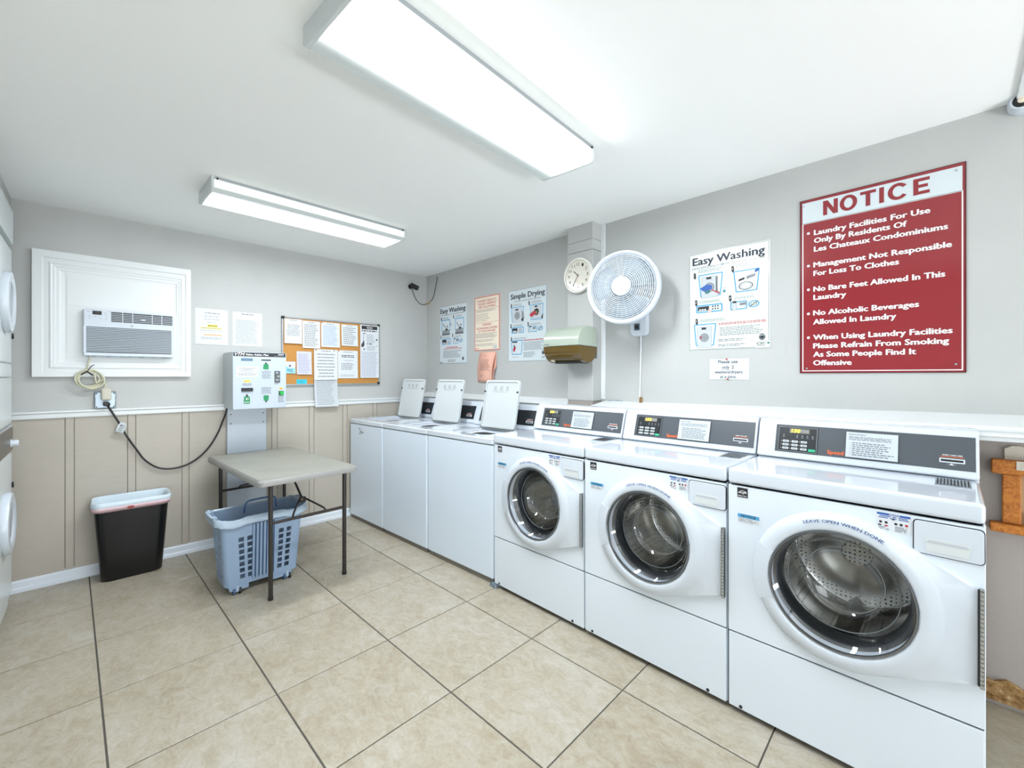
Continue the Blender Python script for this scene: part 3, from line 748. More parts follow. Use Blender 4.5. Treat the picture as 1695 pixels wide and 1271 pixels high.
    for z in (.93, 1.03): MB().cyl((W-.003, cy0+.025+(z-.93)*.3, z), (W-.0005, cy0+.025+(z-.93)*.3, z), .004, M_BLACK, 8).build('screw', c)
    if first:   # scuffed paint near the top corner of the front
        s = MB(); random.seed(11)
        for q in range(9):
            u, v = .17+random.random()*.08, .815-random.random()*.05; r = .006+.008*random.random()
            s.poly([(u+r*(.6+.6*random.random())*math.cos(a*PI/4)*1.6, v+r*(.4+.5*random.random())*math.sin(a*PI/4)) for a in range(8)], mat('bare_metal_chip', '8D9396', .5), -.0032-.0001*q)
        s.build('paint_chips', t)
    return t
top_washer(0.0, .560, 'white top-load washer in the corner against the back wall, chipped paint on its front', .06, True)
top_washer(.563, .603, 'middle of the three white top-load washers with raised lids', .03, False)
top_washer(1.169, .672, 'white top-load washer with raised lid, next to the front-load washers', .0, False)
tag(MB().prism(rrect(-.028, .03, -.035, .025, .008), 0, .012, M_GALV, 'z').box(-.022, .02, -.03, .02, .012, .016, mat('grey_foot_pad', '6E7C84', .6)).build('floor_bracket', loc=(1.712, -1.905, 0)), 'small grey metal bracket on the floor between the top-load and front-load washers', 'bracket')

# ================================================================== STACKED DRYER AT THE LEFT EDGE
t = thing('stacked_dryer', 'tall white stacked laundry unit at the left edge with two round doors', 'dryer', (-.345, -.275, 0), PI/2)
# local x runs along -Y... rot +90: X -> +y, Y -> -x ; so x is negative toward the camera, y is depth
W = .66
M_OLD = mat('aged_white_enamel', 'D6DDDD', .3, coat=.2)
MB().box(-W, 0, .012, .70, .03, 1.955, M_OLD, .008, 2).box(-W+.03, -.03, .05, .65, 0, .03, M_DARK).build('cabinet', t, smooth=40, wn=True)
MB().box(-W-.0, .02, -.004, .60, 1.985, 2.165, M_OLD, .006, 2).box(-W, .0, .03, .55, 1.955, 1.985, M_GALV).build('top_box', t, smooth=40, wn=True)
MB().box(-W+.002, -.002, 0, .014, 1.34, 1.95, M_OLD, .006, 2).build('upper_front', t, smooth=40, wn=True)
MB().box(-W+.002, -.002, 0, .014, 1.265, 1.334, M_OLD, .004, 2).build('middle_panel', t, smooth=40, wn=True)
MB().box(-W+.002, -.002, 0, .014, .10, .855, M_OLD, .006, 2).build('lower_front', t, smooth=40, wn=True)
MB().box(-W+.002, -.002, 0, .014, 1.015, 1.26, M_OLD, .004, 2).build('service_panel', t, smooth=40, wn=True)
cpn = MB().box(-W+.004, -.004, -.004, .014, .865, 1.005, M_CHROME, .004, 1).box(-W+.02, -.02, -.006, -.004, .875, .995, mat('brown_control_panel', '4A4238', .3)).build('control_panel', t)
for x in (-.10,): MB().lathe([(.0005, -.034), (.014, -.034), (.017, -.030), (.018, -.012), (.022, -.008), (.022, -.006)], M_PLAST, 20, (x, 0, .915)).build('knob', cpn, smooth=40)
for zc in (1.64, .535):
    d = MB().lathe([(.150, .002), (.155, -.012), (.148, -.026), (.125, -.030), (.108, -.022), (.104, -.006)], M_PLAST, 48, (-.275, 0, zc)).build('door', t, smooth=50)
    MB().lathe([(.104, -.006), (.10, -.016), (.07, -.022), (.0005, -.024)], M_GLASS, 40, (-.275, 0, zc)).build('glass', d, smooth=60, fixn=False)
    MB().lathe([(.112, .0), (.105, -.004), (.0005, -.004)], M_BLACK, 40, (-.275, 0, zc)).build('dark_tub', d)
    for dz in (-.17, .13):
        MB().box(-.004, .006, -.008, .004, zc+dz, zc+dz+.03, M_BLACK).box(-.004, .007, -.010, .002, zc+dz+.008, zc+dz+.014, M_CHROME).build('hinge', d)

# ================================================================== BACK WALL: AIR CONDITIONER AND ITS SURROUND
t = thing('wall_surround', 'white moulded panel frame on the back wall around the air conditioner', 'frame', (-.289, 0, 1.265))
FWd, FH = .761, .764
iu0, iu1, iv0, iv1 = .135, .667, .10, .632
MB().box(iu0-.01, iu1+.01, -.016, 0, iv0-.01, iv1+.01, M_TRIM).build('inner_board', t)
pz = MB().box(iu0+.01, iu1-.005, -.020, -.016, iv1-.190, iv1-.01, M_TRIM).box(iu0+.01, iu0+.085, -.020, -.016, iv0+.02, iv1-.196, M_TRIM); pz.build('cover_plates', t)
def mould(a0, a1, b1, b0):
    """one mitred side: a0-a1 on the outer edge, b0-b1 on the inner edge"""
    prof = [(0, 0), (0, -.030), (.30, -.030), (.34, -.024), (.50, -.026), (.56, -.030), (.62, -.026), (.68, -.026), (.74, -.022), (.82, -.022), (.9, -.018), (1, -.016), (1, 0)]
    A0, A1, B0, B1 = map(Vector, (a0, a1, b0, b1)); vs = []
    for s, y in prof:
        p = A0.lerp(B0, s); vs.append((p.x, y, p.y))
    for s, y in prof:
        p = A1.lerp(B1, s); vs.append((p.x, y, p.y))
    n = len(prof); fs = [tuple(range(n)), tuple(range(2*n-1, n-1, -1))]+[(i, (i+1) % n, (i+1) % n+n, i+n) for i in range(n)]
    MB().add(vs, fs, M_TRIM).build('moulding', t)
mould((0, 0), (0, FH), (iu0, iv1), (iu0, iv0)); mould((0, FH), (FWd, FH), (iu1, iv1), (iu0, iv1))
mould((FWd, FH), (FWd, 0), (iu1, iv0), (iu1, iv1)); mould((FWd, 0), (0, 0), (iu0, iv0), (iu1, iv0))

t = thing('air_conditioner', 'white through-wall air conditioner with slatted grille and black display', 'air conditioner', (-.072, -.016, 1.397))
AW, AH = .446, .292
MB().box(0, AW, -.018, 0, .0, AH, M_PLAST, .004, 2).box(.012, AW-.012, -.012, -.0, -.006, .0, M_GALV).build('case', t, smooth=40, wn=True)
b = MB().box(0, AW, -.050, -.018, .182, AH, M_PLAST, .006, 2).box(0, AW, -.050, -.018, 0, .022, M_PLAST, .006, 2).box(0, .012, -.05, -.018, .02, .184, M_PLAST).box(AW-.016, AW, -.05, -.018, .02, .184, M_PLAST).build('front_cover', t, smooth=40, wn=True)
s = MB()
for i in range(15): s.prism([(-.046, .028+i*.0104), (-.022, .0335+i*.0104), (-.022, .0375+i*.0104), (-.046, .0325+i*.0104)], .011, AW-.015, M_PLAST, 'x')
tag(s.build('louvres', t), kind='stuff')
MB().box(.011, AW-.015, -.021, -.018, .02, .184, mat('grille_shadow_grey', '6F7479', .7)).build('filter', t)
v = MB().rect(.126, .2205, .436, .2835, mat('vent_dark', '3A3D40', .6), .0508)
for i in range(5): v.box(.126, .436, -.053, -.051, .2278+i*.0108, .2310+i*.0108, M_PLAST)
for u in (.181, .230, .329, .379): v.box(u-.0018, u+.0018, -.0532, -.051, .2205, .2835, M_PLAST)
v.box(.272, .294, -.0536, -.052, .241, .247, M_PLAST); tag(v.build('air_outlet', t))
v = MB(); v.rect(.040, .2595, .082, .2835, M_BLACK, .051); v.text('72', .058, .072, .2655, .012, mat('dim_led', '5A4A44', .4), .0518)
v.rect(.014, .276, .032, .278, M_PRINT_G, .051)
for a, c in ((.027, .249), (.052, .247), (.078, .236), (.103, .2355), (.098, .272), (.103, .255), (.027, .236)):
    v.frame(a-.006, c-.004, a+.006, c+.004, .0006, M_PRINT_LG, .051); v.rect(a-.002, c-.001, a+.002, c+.001, M_PRINT_G, .051)
v.build('control_display', t)
v = MB(); v.disc(.226, .200, .0072, M_PRINT_G, .051, 20); v.disc(.226, .200, .0058, M_PLAST2, .0512, 20); v.ring2(.226, .200, .0044, .0052, M_PRINT_G, .0514, 20)
v.text('GE', .2222, .2298, .1975, .005, M_PRINT_G, .0514, shear=.25); v.build('badge', t)

# coiled cord, plug, outlet box, black cable
cab = MB(); random.seed(5)
P = [(-.040, -.045, 1.395), (-.048, -.040, 1.36), (-.055, -.030, 1.32)]
cx, cz = -.045, 1.247
for k in range(4):
    rr = .052+.006*math.sin(k*2.3); ox, oz = .008*math.cos(k*2), .006*math.sin(k*1.3)
    for q in range(10):
        a = PI*.6+2*PI*q/10; P.append((cx+ox+rr*math.cos(a)*1.08, -.034-.010*math.sin(q*.63+k)-.003*k, cz+oz+rr*math.sin(a)))
P += [(cx+.03, -.045, cz-.02), (.005, -.04, 1.242), (.022, -.035, 1.230), (.030, -.04, 1.205), (.030, -.05, 1.195)]
cab.tube(P, .0048, M_CREAMC, 8, 4)
o = cab.build('power_cord', t, smooth=60, loc=(.072, .016, -1.397))
MB().box(.006, .056, -.062, -.022, 1.112, 1.190, M_CREAMD, .012, 3).box(.019, .042, -.05, -.03, 1.186, 1.205, M_CREAMD, .004, 1).build('plug', o, smooth=50, wn=True)
MB().tube([(-.082, -.05, 1.278), (-.060, -.055, 1.296), (-.048, -.056, 1.290), (-.030, -.055, 1.272)], .004, M_BLACK, 6, 3).tube([(-.058, -.055, 1.292), (-.040, -.05, 1.325), (-.028, -.045, 1.338), (-.022, -.045, 1.338)], .0025, M_BLACK, 6, 3).build('cable_tie', o, smooth=60)
o = thing('outlet_box', 'square galvanised outlet box on the wall above the white rail', 'outlet', (-.024, 0, 1.060))
MB().box(0, .103, -.018, 0, 0, .109, M_GALV, .004, 1).build('box', o)
MB().prism([(.018, .008), (.085, .008), (.096, .022), (.096, .088), (.085, .102), (.018, .102), (.007, .088), (.007, .022)], -.021, -.018, mat('steel_cover_plate', 'A9B7C2', .35, .5)).build('cover_plate', o)
for a, c in ((.010, .098), (.093, .098), (.010, .011), (.093, .011)): MB().cyl((a, -.022, c), (a, -.018, c), .004, M_BLACK, 8).build('screw', o)
o = thing('power_cable', 'black cable looping from the outlet box to the card machine', 'cable')
MB().tube([(.032, -.052, 1.086), (.047, -.034, 1.060), (.093, -.034, .961), (.131, -.032, .870), (.180, -.03, .775), (.223, -.03, .700), (.290, -.03, .640), (.368, -.03, .622), (.450, -.03, .638), (.523, -.03, .684), (.585, -.03, .755), (.634, -.03, .845), (.662, -.04, .93), (.678, -.06, .99), (.684, -.065, 1.029)], .0058, M_BLACK, 8, 5).build('cable', o, smooth=60)
MB().box(.016, .044, -.074, -.062, 1.078, 1.104, M_BLACK, .006, 2).box(.018, .05, -.066, -.045, 1.076, 1.098, M_BLACK, .004, 1).build('plug_head', o)
tgm = MB(Matrix.Translation((.100, -.045, .935)) @ Matrix.Rotation(.45, 4, 'Y'))
tgm.prism([(-.012, -.032), (.020, -.034), (.026, .0), (.014, .032), (-.014, .030), (-.018, .004)], -.001, .001, M_PAPER).prism([(-.010, -.03), (.028, -.03), (.022, .02), (-.004, .024)], -.006, -.004, M_PAPERG)
tgm.fine(-.004, .016, -.026, .018, 8, M_PRINT_G, .0066, .4, word=.006); tgm.disc(-.004, .012, .004, M_PRINT_K, .0068, 8); tgm.build('tag', o)

# ================================================================== CARD VALUE MACHINE
t = thing('card_machine', 'white wall-mounted laundry card value machine with green arrows', 'card machine', (.673, 0, 1.03))
VW, VH, VD = .348, .412, .30
bx = MB().box(0, VW, -VD, -.002, 0, VH, mat('pale_grey_steel', 'C2C9CC', .35), .004, 2).build('case', t, smooth=40, wn=True)
MB().box(.001, VW-.001, -VD-.006, -VD, .001, VH-.001, mat('pale_blue_white_steel', 'B9C4D0', .35), .002, 1).build('front_door', t)
MV = Matrix.Translation((0, -VD-.006, 0)); v = MB(MV)
K = M_PRINT_K
v.rect(.004, .380, .342, .4085, mat('black_header', '1B2227', .4), .001)
v.text('VTM', .012, .074, .3845, .021, M_PRINT_W, .0016, bold=.02, shear=.3); v.text('Value Adder Plus', .080, .227, .3875, .0125, M_PRINT_W, .0016, bold=.03, shear=.25)
v.text('ESD', .292, .331, .3945, .0085, M_PRINT_W, .0016, bold=.03, wid=1); v.rect(.262, .387, .331, .3895, M_PRINT_LG, .0016)
v.build('header_band', t)
def mark(name, f):
    q = MB(MV); f(q); q.build(name, t)
mark('printed_label', lambda v: (v.rect(.022, .234, .157, .308, M_PAPER, .001), v.fine(.03, .15, .242, .300, 6, M_PRINT_G, .0014, .35, just=1, ragged=.5, word=.012)))
mark('yellow_label', lambda v: (v.disc(.088, .2015, .026, M_PRINT_Y, .001, 24, .0095), v.fine(.068, .108, .197, .205, 1, M_PRINT_O, .0014)))
mark('yellow_label', lambda v: (v.disc(.311, .145, .015, M_PRINT_Y, .001, 16, .008), v.rect(.303, .141, .318, .148, M_PRINT_O, .0014)))
for a in ((.05, .125, .168, .188, 2), (.181, .243, .218, .278, 6), (.176, .247, .107, .159, 5), (.29, .333, .040, .085, 5), (.262, .300, .176, .186, 1)):
    mark('instructions_print', lambda v: v.fine(*a, M_PRINT_G, .001, .42, just=1, word=.012))
def arrow(v, u, vt, vb, w_, m):   # bill shape with a pointed tip
    sg = 1 if vt > vb else -1
    v.poly([(u-w_*.42, vb), (u+w_*.42, vb), (u+w_*.5, vb+sg*abs(vt-vb)*.12), (u+w_*.42, vb+sg*abs(vt-vb)*.72), (u-w_*.42, vb+sg*abs(vt-vb)*.72), (u-w_*.5, vb+sg*abs(vt-vb)*.12)], m, .001)
    v.poly([(u-w_*.24, vb+sg*abs(vt-vb)*.73), (u+w_*.24, vb+sg*abs(vt-vb)*.73), (u, vt)], K, .0012)
mark('arrow_mark', lambda v: arrow(v, .2095, .342, .288, .037, M_PRINT_GR)); mark('arrow_mark', lambda v: arrow(v, .2105, .042, .097, .036, M_PRINT_GR))
mark('arrow_mark', lambda v: (arrow(v, .087, .112, .040, .041, M_PRINT_GR), v.text('$1', .080, .096, .068, .015, M_PRINT_W, .0016, bold=.02), v.text('$5 $10', .072, .104, .047, .009, M_PRINT_W, .0016, bold=.02)))
v = MB(MV); v.box(.051, .124, -.003, 0, .348, .3665, M_LCD, .001, 1); v.build('display', t)
MB(MV).box(.178, .242, -.003, 0, .353, .3605, M_BLACK).build('card_slot', t)
MB(MV).box(.052, .125, -.010, 0, .129, .154, M_BLACK, .003, 2).build('bill_slot', t)
MB(MV).box(.266, .304, -.004, 0, .190, .277, mat('dark_steel_plate', '5A5E5E', .35, .5), .002, 1).cyl((.289, -.004, .236), (.289, -.012, .236), .009, M_CHROME, 16).disc(.284, .262, .010, M_GALV, .0052, 16).rect(.274, .205, .296, .215, M_GALV, .0052).build('coin_plate', t)
MB(MV).box(.295, .330, -.006, 0, .093, .127, mat('dark_green_bezel', '1D4A35', .4), .002, 1).box(.302, .3275, -.012, -.006, .0955, .1245, M_GREENB, .003, 2).build('push_button', t)
p = thing('mounting_post', 'white steel mounting post below the laundry card machine', 'post', (.690, -.0145, .09))
MB().box(0, .262, -.035, 0, 0, .938, mat('white_blue_steel', 'C6D0DB', .35), .003, 1).build('channel', p)
for a, c in ((.022, .89), (.24, .89), (.022, .82), (.24, .82)): MB().cyl((a, -.038, c), (a, -.035, c), .0045, M_BLACK, 8).build('bolt', p)

# ================================================================== BULLETIN BOARD AND PAPERS
t = thing('bulletin_board', 'cork bulletin board in a thin metal frame with black corners', 'bulletin board', (1.073, 0, 1.190))
BW, BH = .858, .570
MB().box(.006, BW-.006, -.012, 0, .006, BH-.006, M_CORK).build('cork', t)
for a in ((0, BW, 0, .012), (0, BW, BH-.012, BH)): MB().box(a[0], a[1], -.020, 0, a[2], a[3], M_ALU, .002, 1).build('frame_rail', t)
for a in ((0, .012), (BW-.012, BW)): MB().box(a[0], a[1], -.020, 0, .012, BH-.012, M_ALU, .002, 1).build('frame_rail', t)
for a in (0, BW-.022):
    for c in (0, BH-.022): MB().box(a-.002, a+.024, -.023, 0, c-.002, c+.024, M_BLACK, .005, 1).build('corner', t)
def curl(u0, u1, v0, v1, m, lift=.006, th=.0006, base=0, n=6):
    """a sheet of paper whose lower edge lifts off the board"""
    mb = MB(); vs = []
    for k in range(n+1):
        s = k/n; v_ = v1+(v0-v1)*s; y = base+.001+lift*s*s
        vs += [(u0, -y, v_), (u1, -y, v_), (u1, -y-th, v_), (u0, -y-th, v_)]
    fs = [(0, 1, 2, 3), (4*n, 4*n+3, 4*n+2, 4*n+1)]
    for k in range(n):
        a, b_ = 4*k, 4*k+4
        fs += [(a+i, a+(i+1) % 4, b_+(i+1) % 4, b_+i) for i in range(4)]
    return mb.add(vs, fs, m)
def paper(name, label, x0, z0, x1, z1, m, base, lift, fn=None, wall='back', cat='paper', group=None, pins=None):
    loc = (x0, 0, z0) if wall == 'back' else (XR, -x0, z0)
    t = thing(name, label, cat, loc, 0 if wall == 'back' else R90, group)
    W, Hh = x1-x0, z1-z0
    curl(0, W, 0, Hh, m, lift, base=base).build('sheet', t)
    if fn:
        p = MB(); fn(p, W, Hh)
        q = MB()
        for v_ in range(len(p.v)):
            x, y, z = p.v[v_]; s = max(0, min(1, (Hh-z)/Hh)); p.v[v_] = (x, y-base-.0026-lift*s*s, z)
        if p.v: p.build('print', t)
    for (a, c, pm) in (pins or []): MB().lathe([(.0005, -.014), (.004, -.014), (.004, -.010), (.0025, -.008), (.0035, -.002), (.0005, 0)], pm, 10, (a, -base-.001, c)).build('pin', t)
    return t
def body(n, m=M_PRINT_LG, head=True, just=0, top=.93, bot=.06, mar=.1, fill=.38):
    def f(p, W, Hh):
        if head: p.fine(W*.3, W*.7, Hh*.93, Hh*.96, 1, M_PRINT_G, 0, .8, just=1, ragged=.1, word=.02)
        p.fine(W*mar, W*(1-mar), Hh*bot, Hh*(top-.04), n, m, 0, fill, just=just, word=.014)
    return f
def hl(p, W, Hh):
    p.fine(W*.28, W*.75, .228, .236, 1, M_PRINT_G, 0, .6, 1, .1); p.fine(W*.25, W*.72, .205, .212, 1, M_PRINT_LG, 0, .5, 1, .1)
    p.fine(W*.25, W*.76, .183, .190, 1, M_PRINT_LG, 0, .5, 1, .1); p.fine(W*.35, W*.65, .160, .166, 1, M_PRINT_LG, 0, .5, 1, .1)
    p.rect(W*.36, .128, W*.68, .150, M_PRINT_Y, 0); p.fine(W*.38, W*.66, .134, .143, 1, M_PRINT_K, .0005, .6, 1, .05)
    p.rect(W*.15, .116, W*.82, .125, M_PRINT_Y, 0); p.fine(W*.17, W*.8, .117, .124, 1, M_PRINT_G, .0005, .5, 1, .05)
    p.fine(W*.15, W*.85, .100, .106, 1, M_PRINT_LG, 0, .5, 1, .1); p.rect(W*.25, .066, W*.82, .076, mat('orange_highlight', 'F2CFA0', .6), 0); p.fine(W*.26, W*.81, .068, .074, 1, M_PRINT_O, .0005, .5, 1, .05)
    p.fine(W*.12, W*.85, .038, .056, 3, M_PRINT_LG, 0, .4, 1, .2)
paper('notice_paper', 'white sheet with yellow highlighted lines taped on the wall left of the bulletin board', .501, 1.502, .702, 1.766, M_PAPER, 0, .002, hl)
paper('notice_paper', 'plain white typed sheet on the wall above the card machine', .734, 1.503, .933, 1.762, M_PAPER, 0, .002, body(22, top=.82))
G = 'papers on the bulletin board'
BB = .0125
paper('notice_paper', 'white notice pinned in the top left corner of the bulletin board', 1.090, 1.539, 1.226, 1.742, M_PAPER, .0235, .004, body(9, M_PRINT_G, just=1, top=.82, bot=.3), group=G)
paper('notice_paper', 'white typed sheet second from the left in the top row of the board', 1.234, 1.506, 1.378, 1.737, M_PAPER, BB, .008, body(13, M_PRINT_G), group=G)
paper('notice_paper', 'bluish printed sheet in the middle of the top row of the bulletin board', 1.388, 1.522, 1.550, 1.738, M_PAPER, BB, .006, body(16, mat('pale_blue_print', '9DB2CC', .6), fill=.55), group=G, pins=[(.004, .212, M_PRINT_R)])
paper('notice_paper', 'white sheet with orange tinted edges left of the long black-headed poster', 1.565, 1.541, 1.716, 1.733, M_PAPER, BB, .008, body(9, M_PRINT_G), group=G)
def mop(p, W, Hh):
    p.rect(.012, Hh-.040, W-.014, Hh-.008, M_PRINT_K, 0); p.ring2(W*.5, Hh-.024, .026, .029, M_PRINT_W, .0004, 24, k=.4); p.fine(W*.5-.022, W*.5+.022, Hh-.0275, Hh-.0205, 1, M_PRINT_W, .0005, .8, ragged=.02, word=.010)
    p.fine(.012, W-.02, Hh-.060, Hh-.048, 1, M_PRINT_K, 0, .75, ragged=.02, word=.028)
    p.seg((.034, Hh-.075), (.030, Hh-.155), .003, M_PRINT_K, 0); p.rect(.026, Hh-.080, .052, Hh-.075, M_PRINT_K, 0)
    p.poly([(.028, Hh-.145), (.036, Hh-.150), (.040, Hh-.185), (.030, Hh-.205), (.008, Hh-.205), (.010, Hh-.180), (.022, Hh-.165)], mat('charcoal_print', '3C4046', .6), .0003)
    p.poly([(.150, Hh-.140), (.172, Hh-.140), (.161, Hh-.120)], M_PRINT_K, 0); p.disc(.036, Hh-.225, .007, M_PRINT_K, 0, 12); p.disc(.160, Hh-.190, .006, M_PRINT_LG, 0, 12)
    p.fine(.062, .115, Hh-.179, Hh-.169, 1, M_PRINT_K, 0, .75, ragged=.02, word=.03)
    p.fine(.062, .145, Hh-.165, Hh-.085, 7, M_PRINT_LG, 0, .4); p.fine(.062, W-.02, Hh-.235, Hh-.19, 4, M_PRINT_LG, 0, .4)
    p.fine(.012, W-.014, .01, Hh-.245, 18, mat('pale_violet_print', '9A9CB4', .6), 0, .38, ragged=.15)
paper('notice_poster', 'long narrow black-headed poster at the right end of the bulletin board', 1.736, 1.252, 1.918, 1.743, M_PAPER, .0235, .004, mop, group=G, pins=[(.10, .482, M_PRINT_K)])
paper('notice_paper', 'lavender-white handwritten note in the left half of the board', 1.188, 1.282, 1.308, 1.476, mat('lavender_paper', 'CBCBDD', .7), BB, .010, body(13, mat('pale_violet_print', '9A9CB4', .6), head=False, top=.95), group=G)
def crd(p, W, Hh):
    p.poly([(0, 0), (W, 0), (W, Hh*.50), (W*.55, Hh*.42), (0, Hh*.6)], mat('sky_blue_print', '8FCDE6', .6), 0); p.disc(W*.42, Hh*.64, .008, M_PRINT_N, .0004, 12); p.fine(W*.1, W*.85, Hh*.2, Hh*.4, 2, M_PRINT_T, .0004, .5); p.seg((.01, .02), (W*.8, .012), .004, M_PRINT_T, .0003)
paper('business_card', 'small card with a blue lower half at the left edge of the board', 1.106, 1.290, 1.178, 1.388, M_PAPER, BB, .004, crd, group=G, cat='card')
paper('sticky_note', 'cyan sticky note at the bottom of the bulletin board', 1.188, 1.203, 1.270, 1.240, mat('cyan_paper', '35BFD6', .7), BB, .002, lambda p, W, Hh: p.fine(.01, W-.015, .006, Hh-.006, 2, M_PRINT_T, 0, .3), group=G, cat='note')
paper('notice_paper', 'lower white sheet hanging below the bulletin board down to the rail', 1.326, 1.003, 1.524, 1.250, M_PAPERG, .022, .030, body(15, M_PRINT_LG, head=False, top=.98), group=G)
paper('notice_paper', 'tall white centred notice pinned over the lower middle of the bulletin board', 1.324, 1.236, 1.524, 1.500, M_PAPER, BB+.012, .008, body(8, M_PRINT_LG, just=1), group=G, pins=[(.012, .255, M_PRINT_R), (.17, .255, M_PRINT_K)])
paper('notice_paper', 'white sheet with bold list below the orange-edged sheet', 1.532, 1.248, 1.716, 1.499, M_PAPER, BB, .006, lambda p, W, Hh: (p.fine(.045, .14, .232, .24, 1, M_PRINT_G, 0, .6, 1), p.fine(.03, .155, .185, .212, 2, M_PRINT_K, 0, .5, 1, .1), p.fine(.05, .14, .158, .165, 1, M_PRINT_LG, 0, .6, 1), p.fine(.030, .150, .075, .140, 5, M_PRINT_K, 0, .32), p.fine(.025, .16, .015, .035, 2, M_PRINT_LG, 0, .4)), group=G, pins=[(.006, .246, M_PRINT_R)])

# ================================================================== POSTERS AND SIGNS ON THE RIGHT WALL
def board(name, label, y0, z0, W, Hh, m, cat='poster', th=.004, group=None):
    t = thing(name, label, cat, (XR, -y0, z0), R90, group)
    MB().box(0, W, -th, 0, 0, Hh, m, .001, 1).build('board', t)
    return t, MB(Matrix.Translation((0, -th, 0)))
# NOTICE sign
t, p = board('notice_sign', 'large crimson and white NOTICE sign with bulleted laundry rules', 3.315, 1.284, .565, .846, M_REDD, 'sign', .006)
p.rect(.006, .004, .560, .842, M_RED, .0004)
p.rect(.011, .730, .554, .831, M_SIGNW, .0012)
p.frame(.011, .009, .556, .732, .004, M_PRINT_W, .0012)
p.build('sign_face', t)
p = MB(Matrix.Translation((0, -.006, 0)))
def block_notice(p, u0, u1, v0, h, m, w_):
    W = u1-u0; t = h*.235; x = u0
    def bar(a, b, c, d): p.rect(u0+a*W, v0+c*h, u0+b*W, v0+d*h, m, w_)
    tw = t/W; th = .20
    # N
    bar(0, tw, 0, 1); bar(.155-tw, .155, 0, 1); p.poly([(u0, v0+h), (u0+tw*W*1.1, v0+h), (u0+.155*W, v0), (u0+(.155-tw*1.1)*W, v0)], m, w_+.0002)
    # O
    c = u0+.262*W; vs = []
    for i in range(41):
        a = 2*PI*i/40; vs += [(c+.088*W*math.cos(a), -w_, v0+h/2+h*.53*math.sin(a)), (c+(.088-tw)*W*math.cos(a), -w_, v0+h/2+h*.34*math.sin(a))]
    p.add(vs, [(2*i, 2*i+1, 2*i+3, 2*i+2) for i in range(40)], m)
    # T, I
    bar(.378, .530, 1-th, 1); bar(.454-tw/2, .454+tw/2, 0, 1-th); bar(.560, .560+tw, 0, 1)
    # C
    c = u0+.730*W; vs = []
    for i in range(33):
        a = .62+(2*PI-1.24)*i/32; vs += [(c+.092*W*math.cos(a), -w_, v0+h/2+h*.53*math.sin(a)), (c+(.092-tw)*W*math.cos(a)*1.0, -w_, v0+h/2+h*.34*math.sin(a))]
    p.add(vs, [(2*i, 2*i+1, 2*i+3, 2*i+2) for i in range(32)], m)
    # E
    bar(.862, .862+tw, 0, 1); bar(.862+tw, 1, 0, th); bar(.862+tw, 1, 1-th, 1); bar(.862+tw, .985, .41, .60)
block_notice(p, .095, .460, .752, .068, M_RED, .002)
p.build('lettering', t)
S = M_PRINT_W
for s_, u0, u1, v0 in (('Laundry Facilities For Use', .058, .462, .667), ('Only By Residents Of', .058, .390, .628), ('Les Chateaux Condominiums', .058, .514, .587), ('Management Not Responsible', .056, .525, .5115), ('For Loss To Clothes', .056, .365, .470),
    ('No Bare Feet Allowed In This', .056, .506, .394), ('Laundry', .056, .183, .354), ('No Alcoholic Beverages', .055, .428, .279), ('Allowed In Laundry', .055, .356, .2355),
    ('When Using Laundry Facilities', .055, .527, .161), ('Please Refrain From Smoking', .055, .517, .1195), ('As Some People Find It', .055, .419, .079), ('Offensive', .055, .203, .038)):
    MB(Matrix.Translation((0, -.006, 0))).text(s_, u0, u1, v0, .0235, S, .002, bold=.042).build('lettering', t)
for c in (.682, .5235, .408, .2905, .1745): MB(Matrix.Translation((0, -.006, 0))).disc(.036, c-.002, .0062, S, .002, 16).build('bullet', t)
for a, c in ((.017, .817), (.537, .817), (.029, .023), (.536, .034)): MB(Matrix.Translation((0, -.006, 0))).cyl((a, 0, c), (a, -.004, c), .004, M_ALU, 10).build('screw', t)

def pointer(p, u, v, n):   # black pencil-like arrow with its number
    p.poly([(u-.006, v+.030), (u+.006, v+.032), (u+.009, v+.006), (u+.003, v-.006), (u-.005, v+.004)], M_PRINT_K, .001); p.text(str(n), u-.003, None, v+.012, .010, M_PRINT_W, .0016)
def tub(p, u0, v0, u1, v1, t=.006, taper=.012):
    q = [(u0, v1), (u0+taper, v0), (u1-taper, v0), (u1, v1)]
    for i in range(4): p.seg(q[i], q[(i+1) % 4], t, M_PRINT_B, .001)
def mach(p, u0, v0, u1, v1, drum=M_PRINT_G):
    p.rect(u0, v0, u1, v1, M_PAPERG, .0013); p.frame(u0, v0, u1, v1, .001, M_PRINT_G, .0016)
    p.rect(u0+(u1-u0)*.3, v1-.016, u0+(u1-u0)*.62, v1-.004, M_PRINT_K, .0018)
    c, d = (u0+u1)/2, v0+(v1-v0)*.48; r = min(u1-u0, v1-v0)*.30
    p.ring2(c, d, r*.8, r, M_PRINT_G, .0018); p.disc(c, d, r*.72, M_PRINT_LG, .0018)
def keys(p, u0, v0, u1, v1):
    tub(p, u0, v0, u1, v1, .007, 0); p.rect(u0+.006, v0+.008, u0+(u1-u0)*.5, v1-.006, M_PRINT_K, .0016)
    for i in range(3): p.rect(u0+.014+i*.014, v0+.010, u0+.024+i*.014, v0+.018, M_PRINT_W, .0018)
    for i in range(3):
        for j in range(2): p.rect(u0+(u1-u0)*.62+i*.014, v0+.010+j*.014, u0+(u1-u0)*.62+i*.014+.007, v0+.018+j*.014, M_PRINT_K, .0018)
    p.poly([(u0+(u1-u0)*.48, v0+.018), (u0+(u1-u0)*.62, v0+.012), (u0+(u1-u0)*.55, v0-.012), (u0+(u1-u0)*.45, v0-.010)], mat('skin_tone_print', 'D9C3BC', .6), .002)
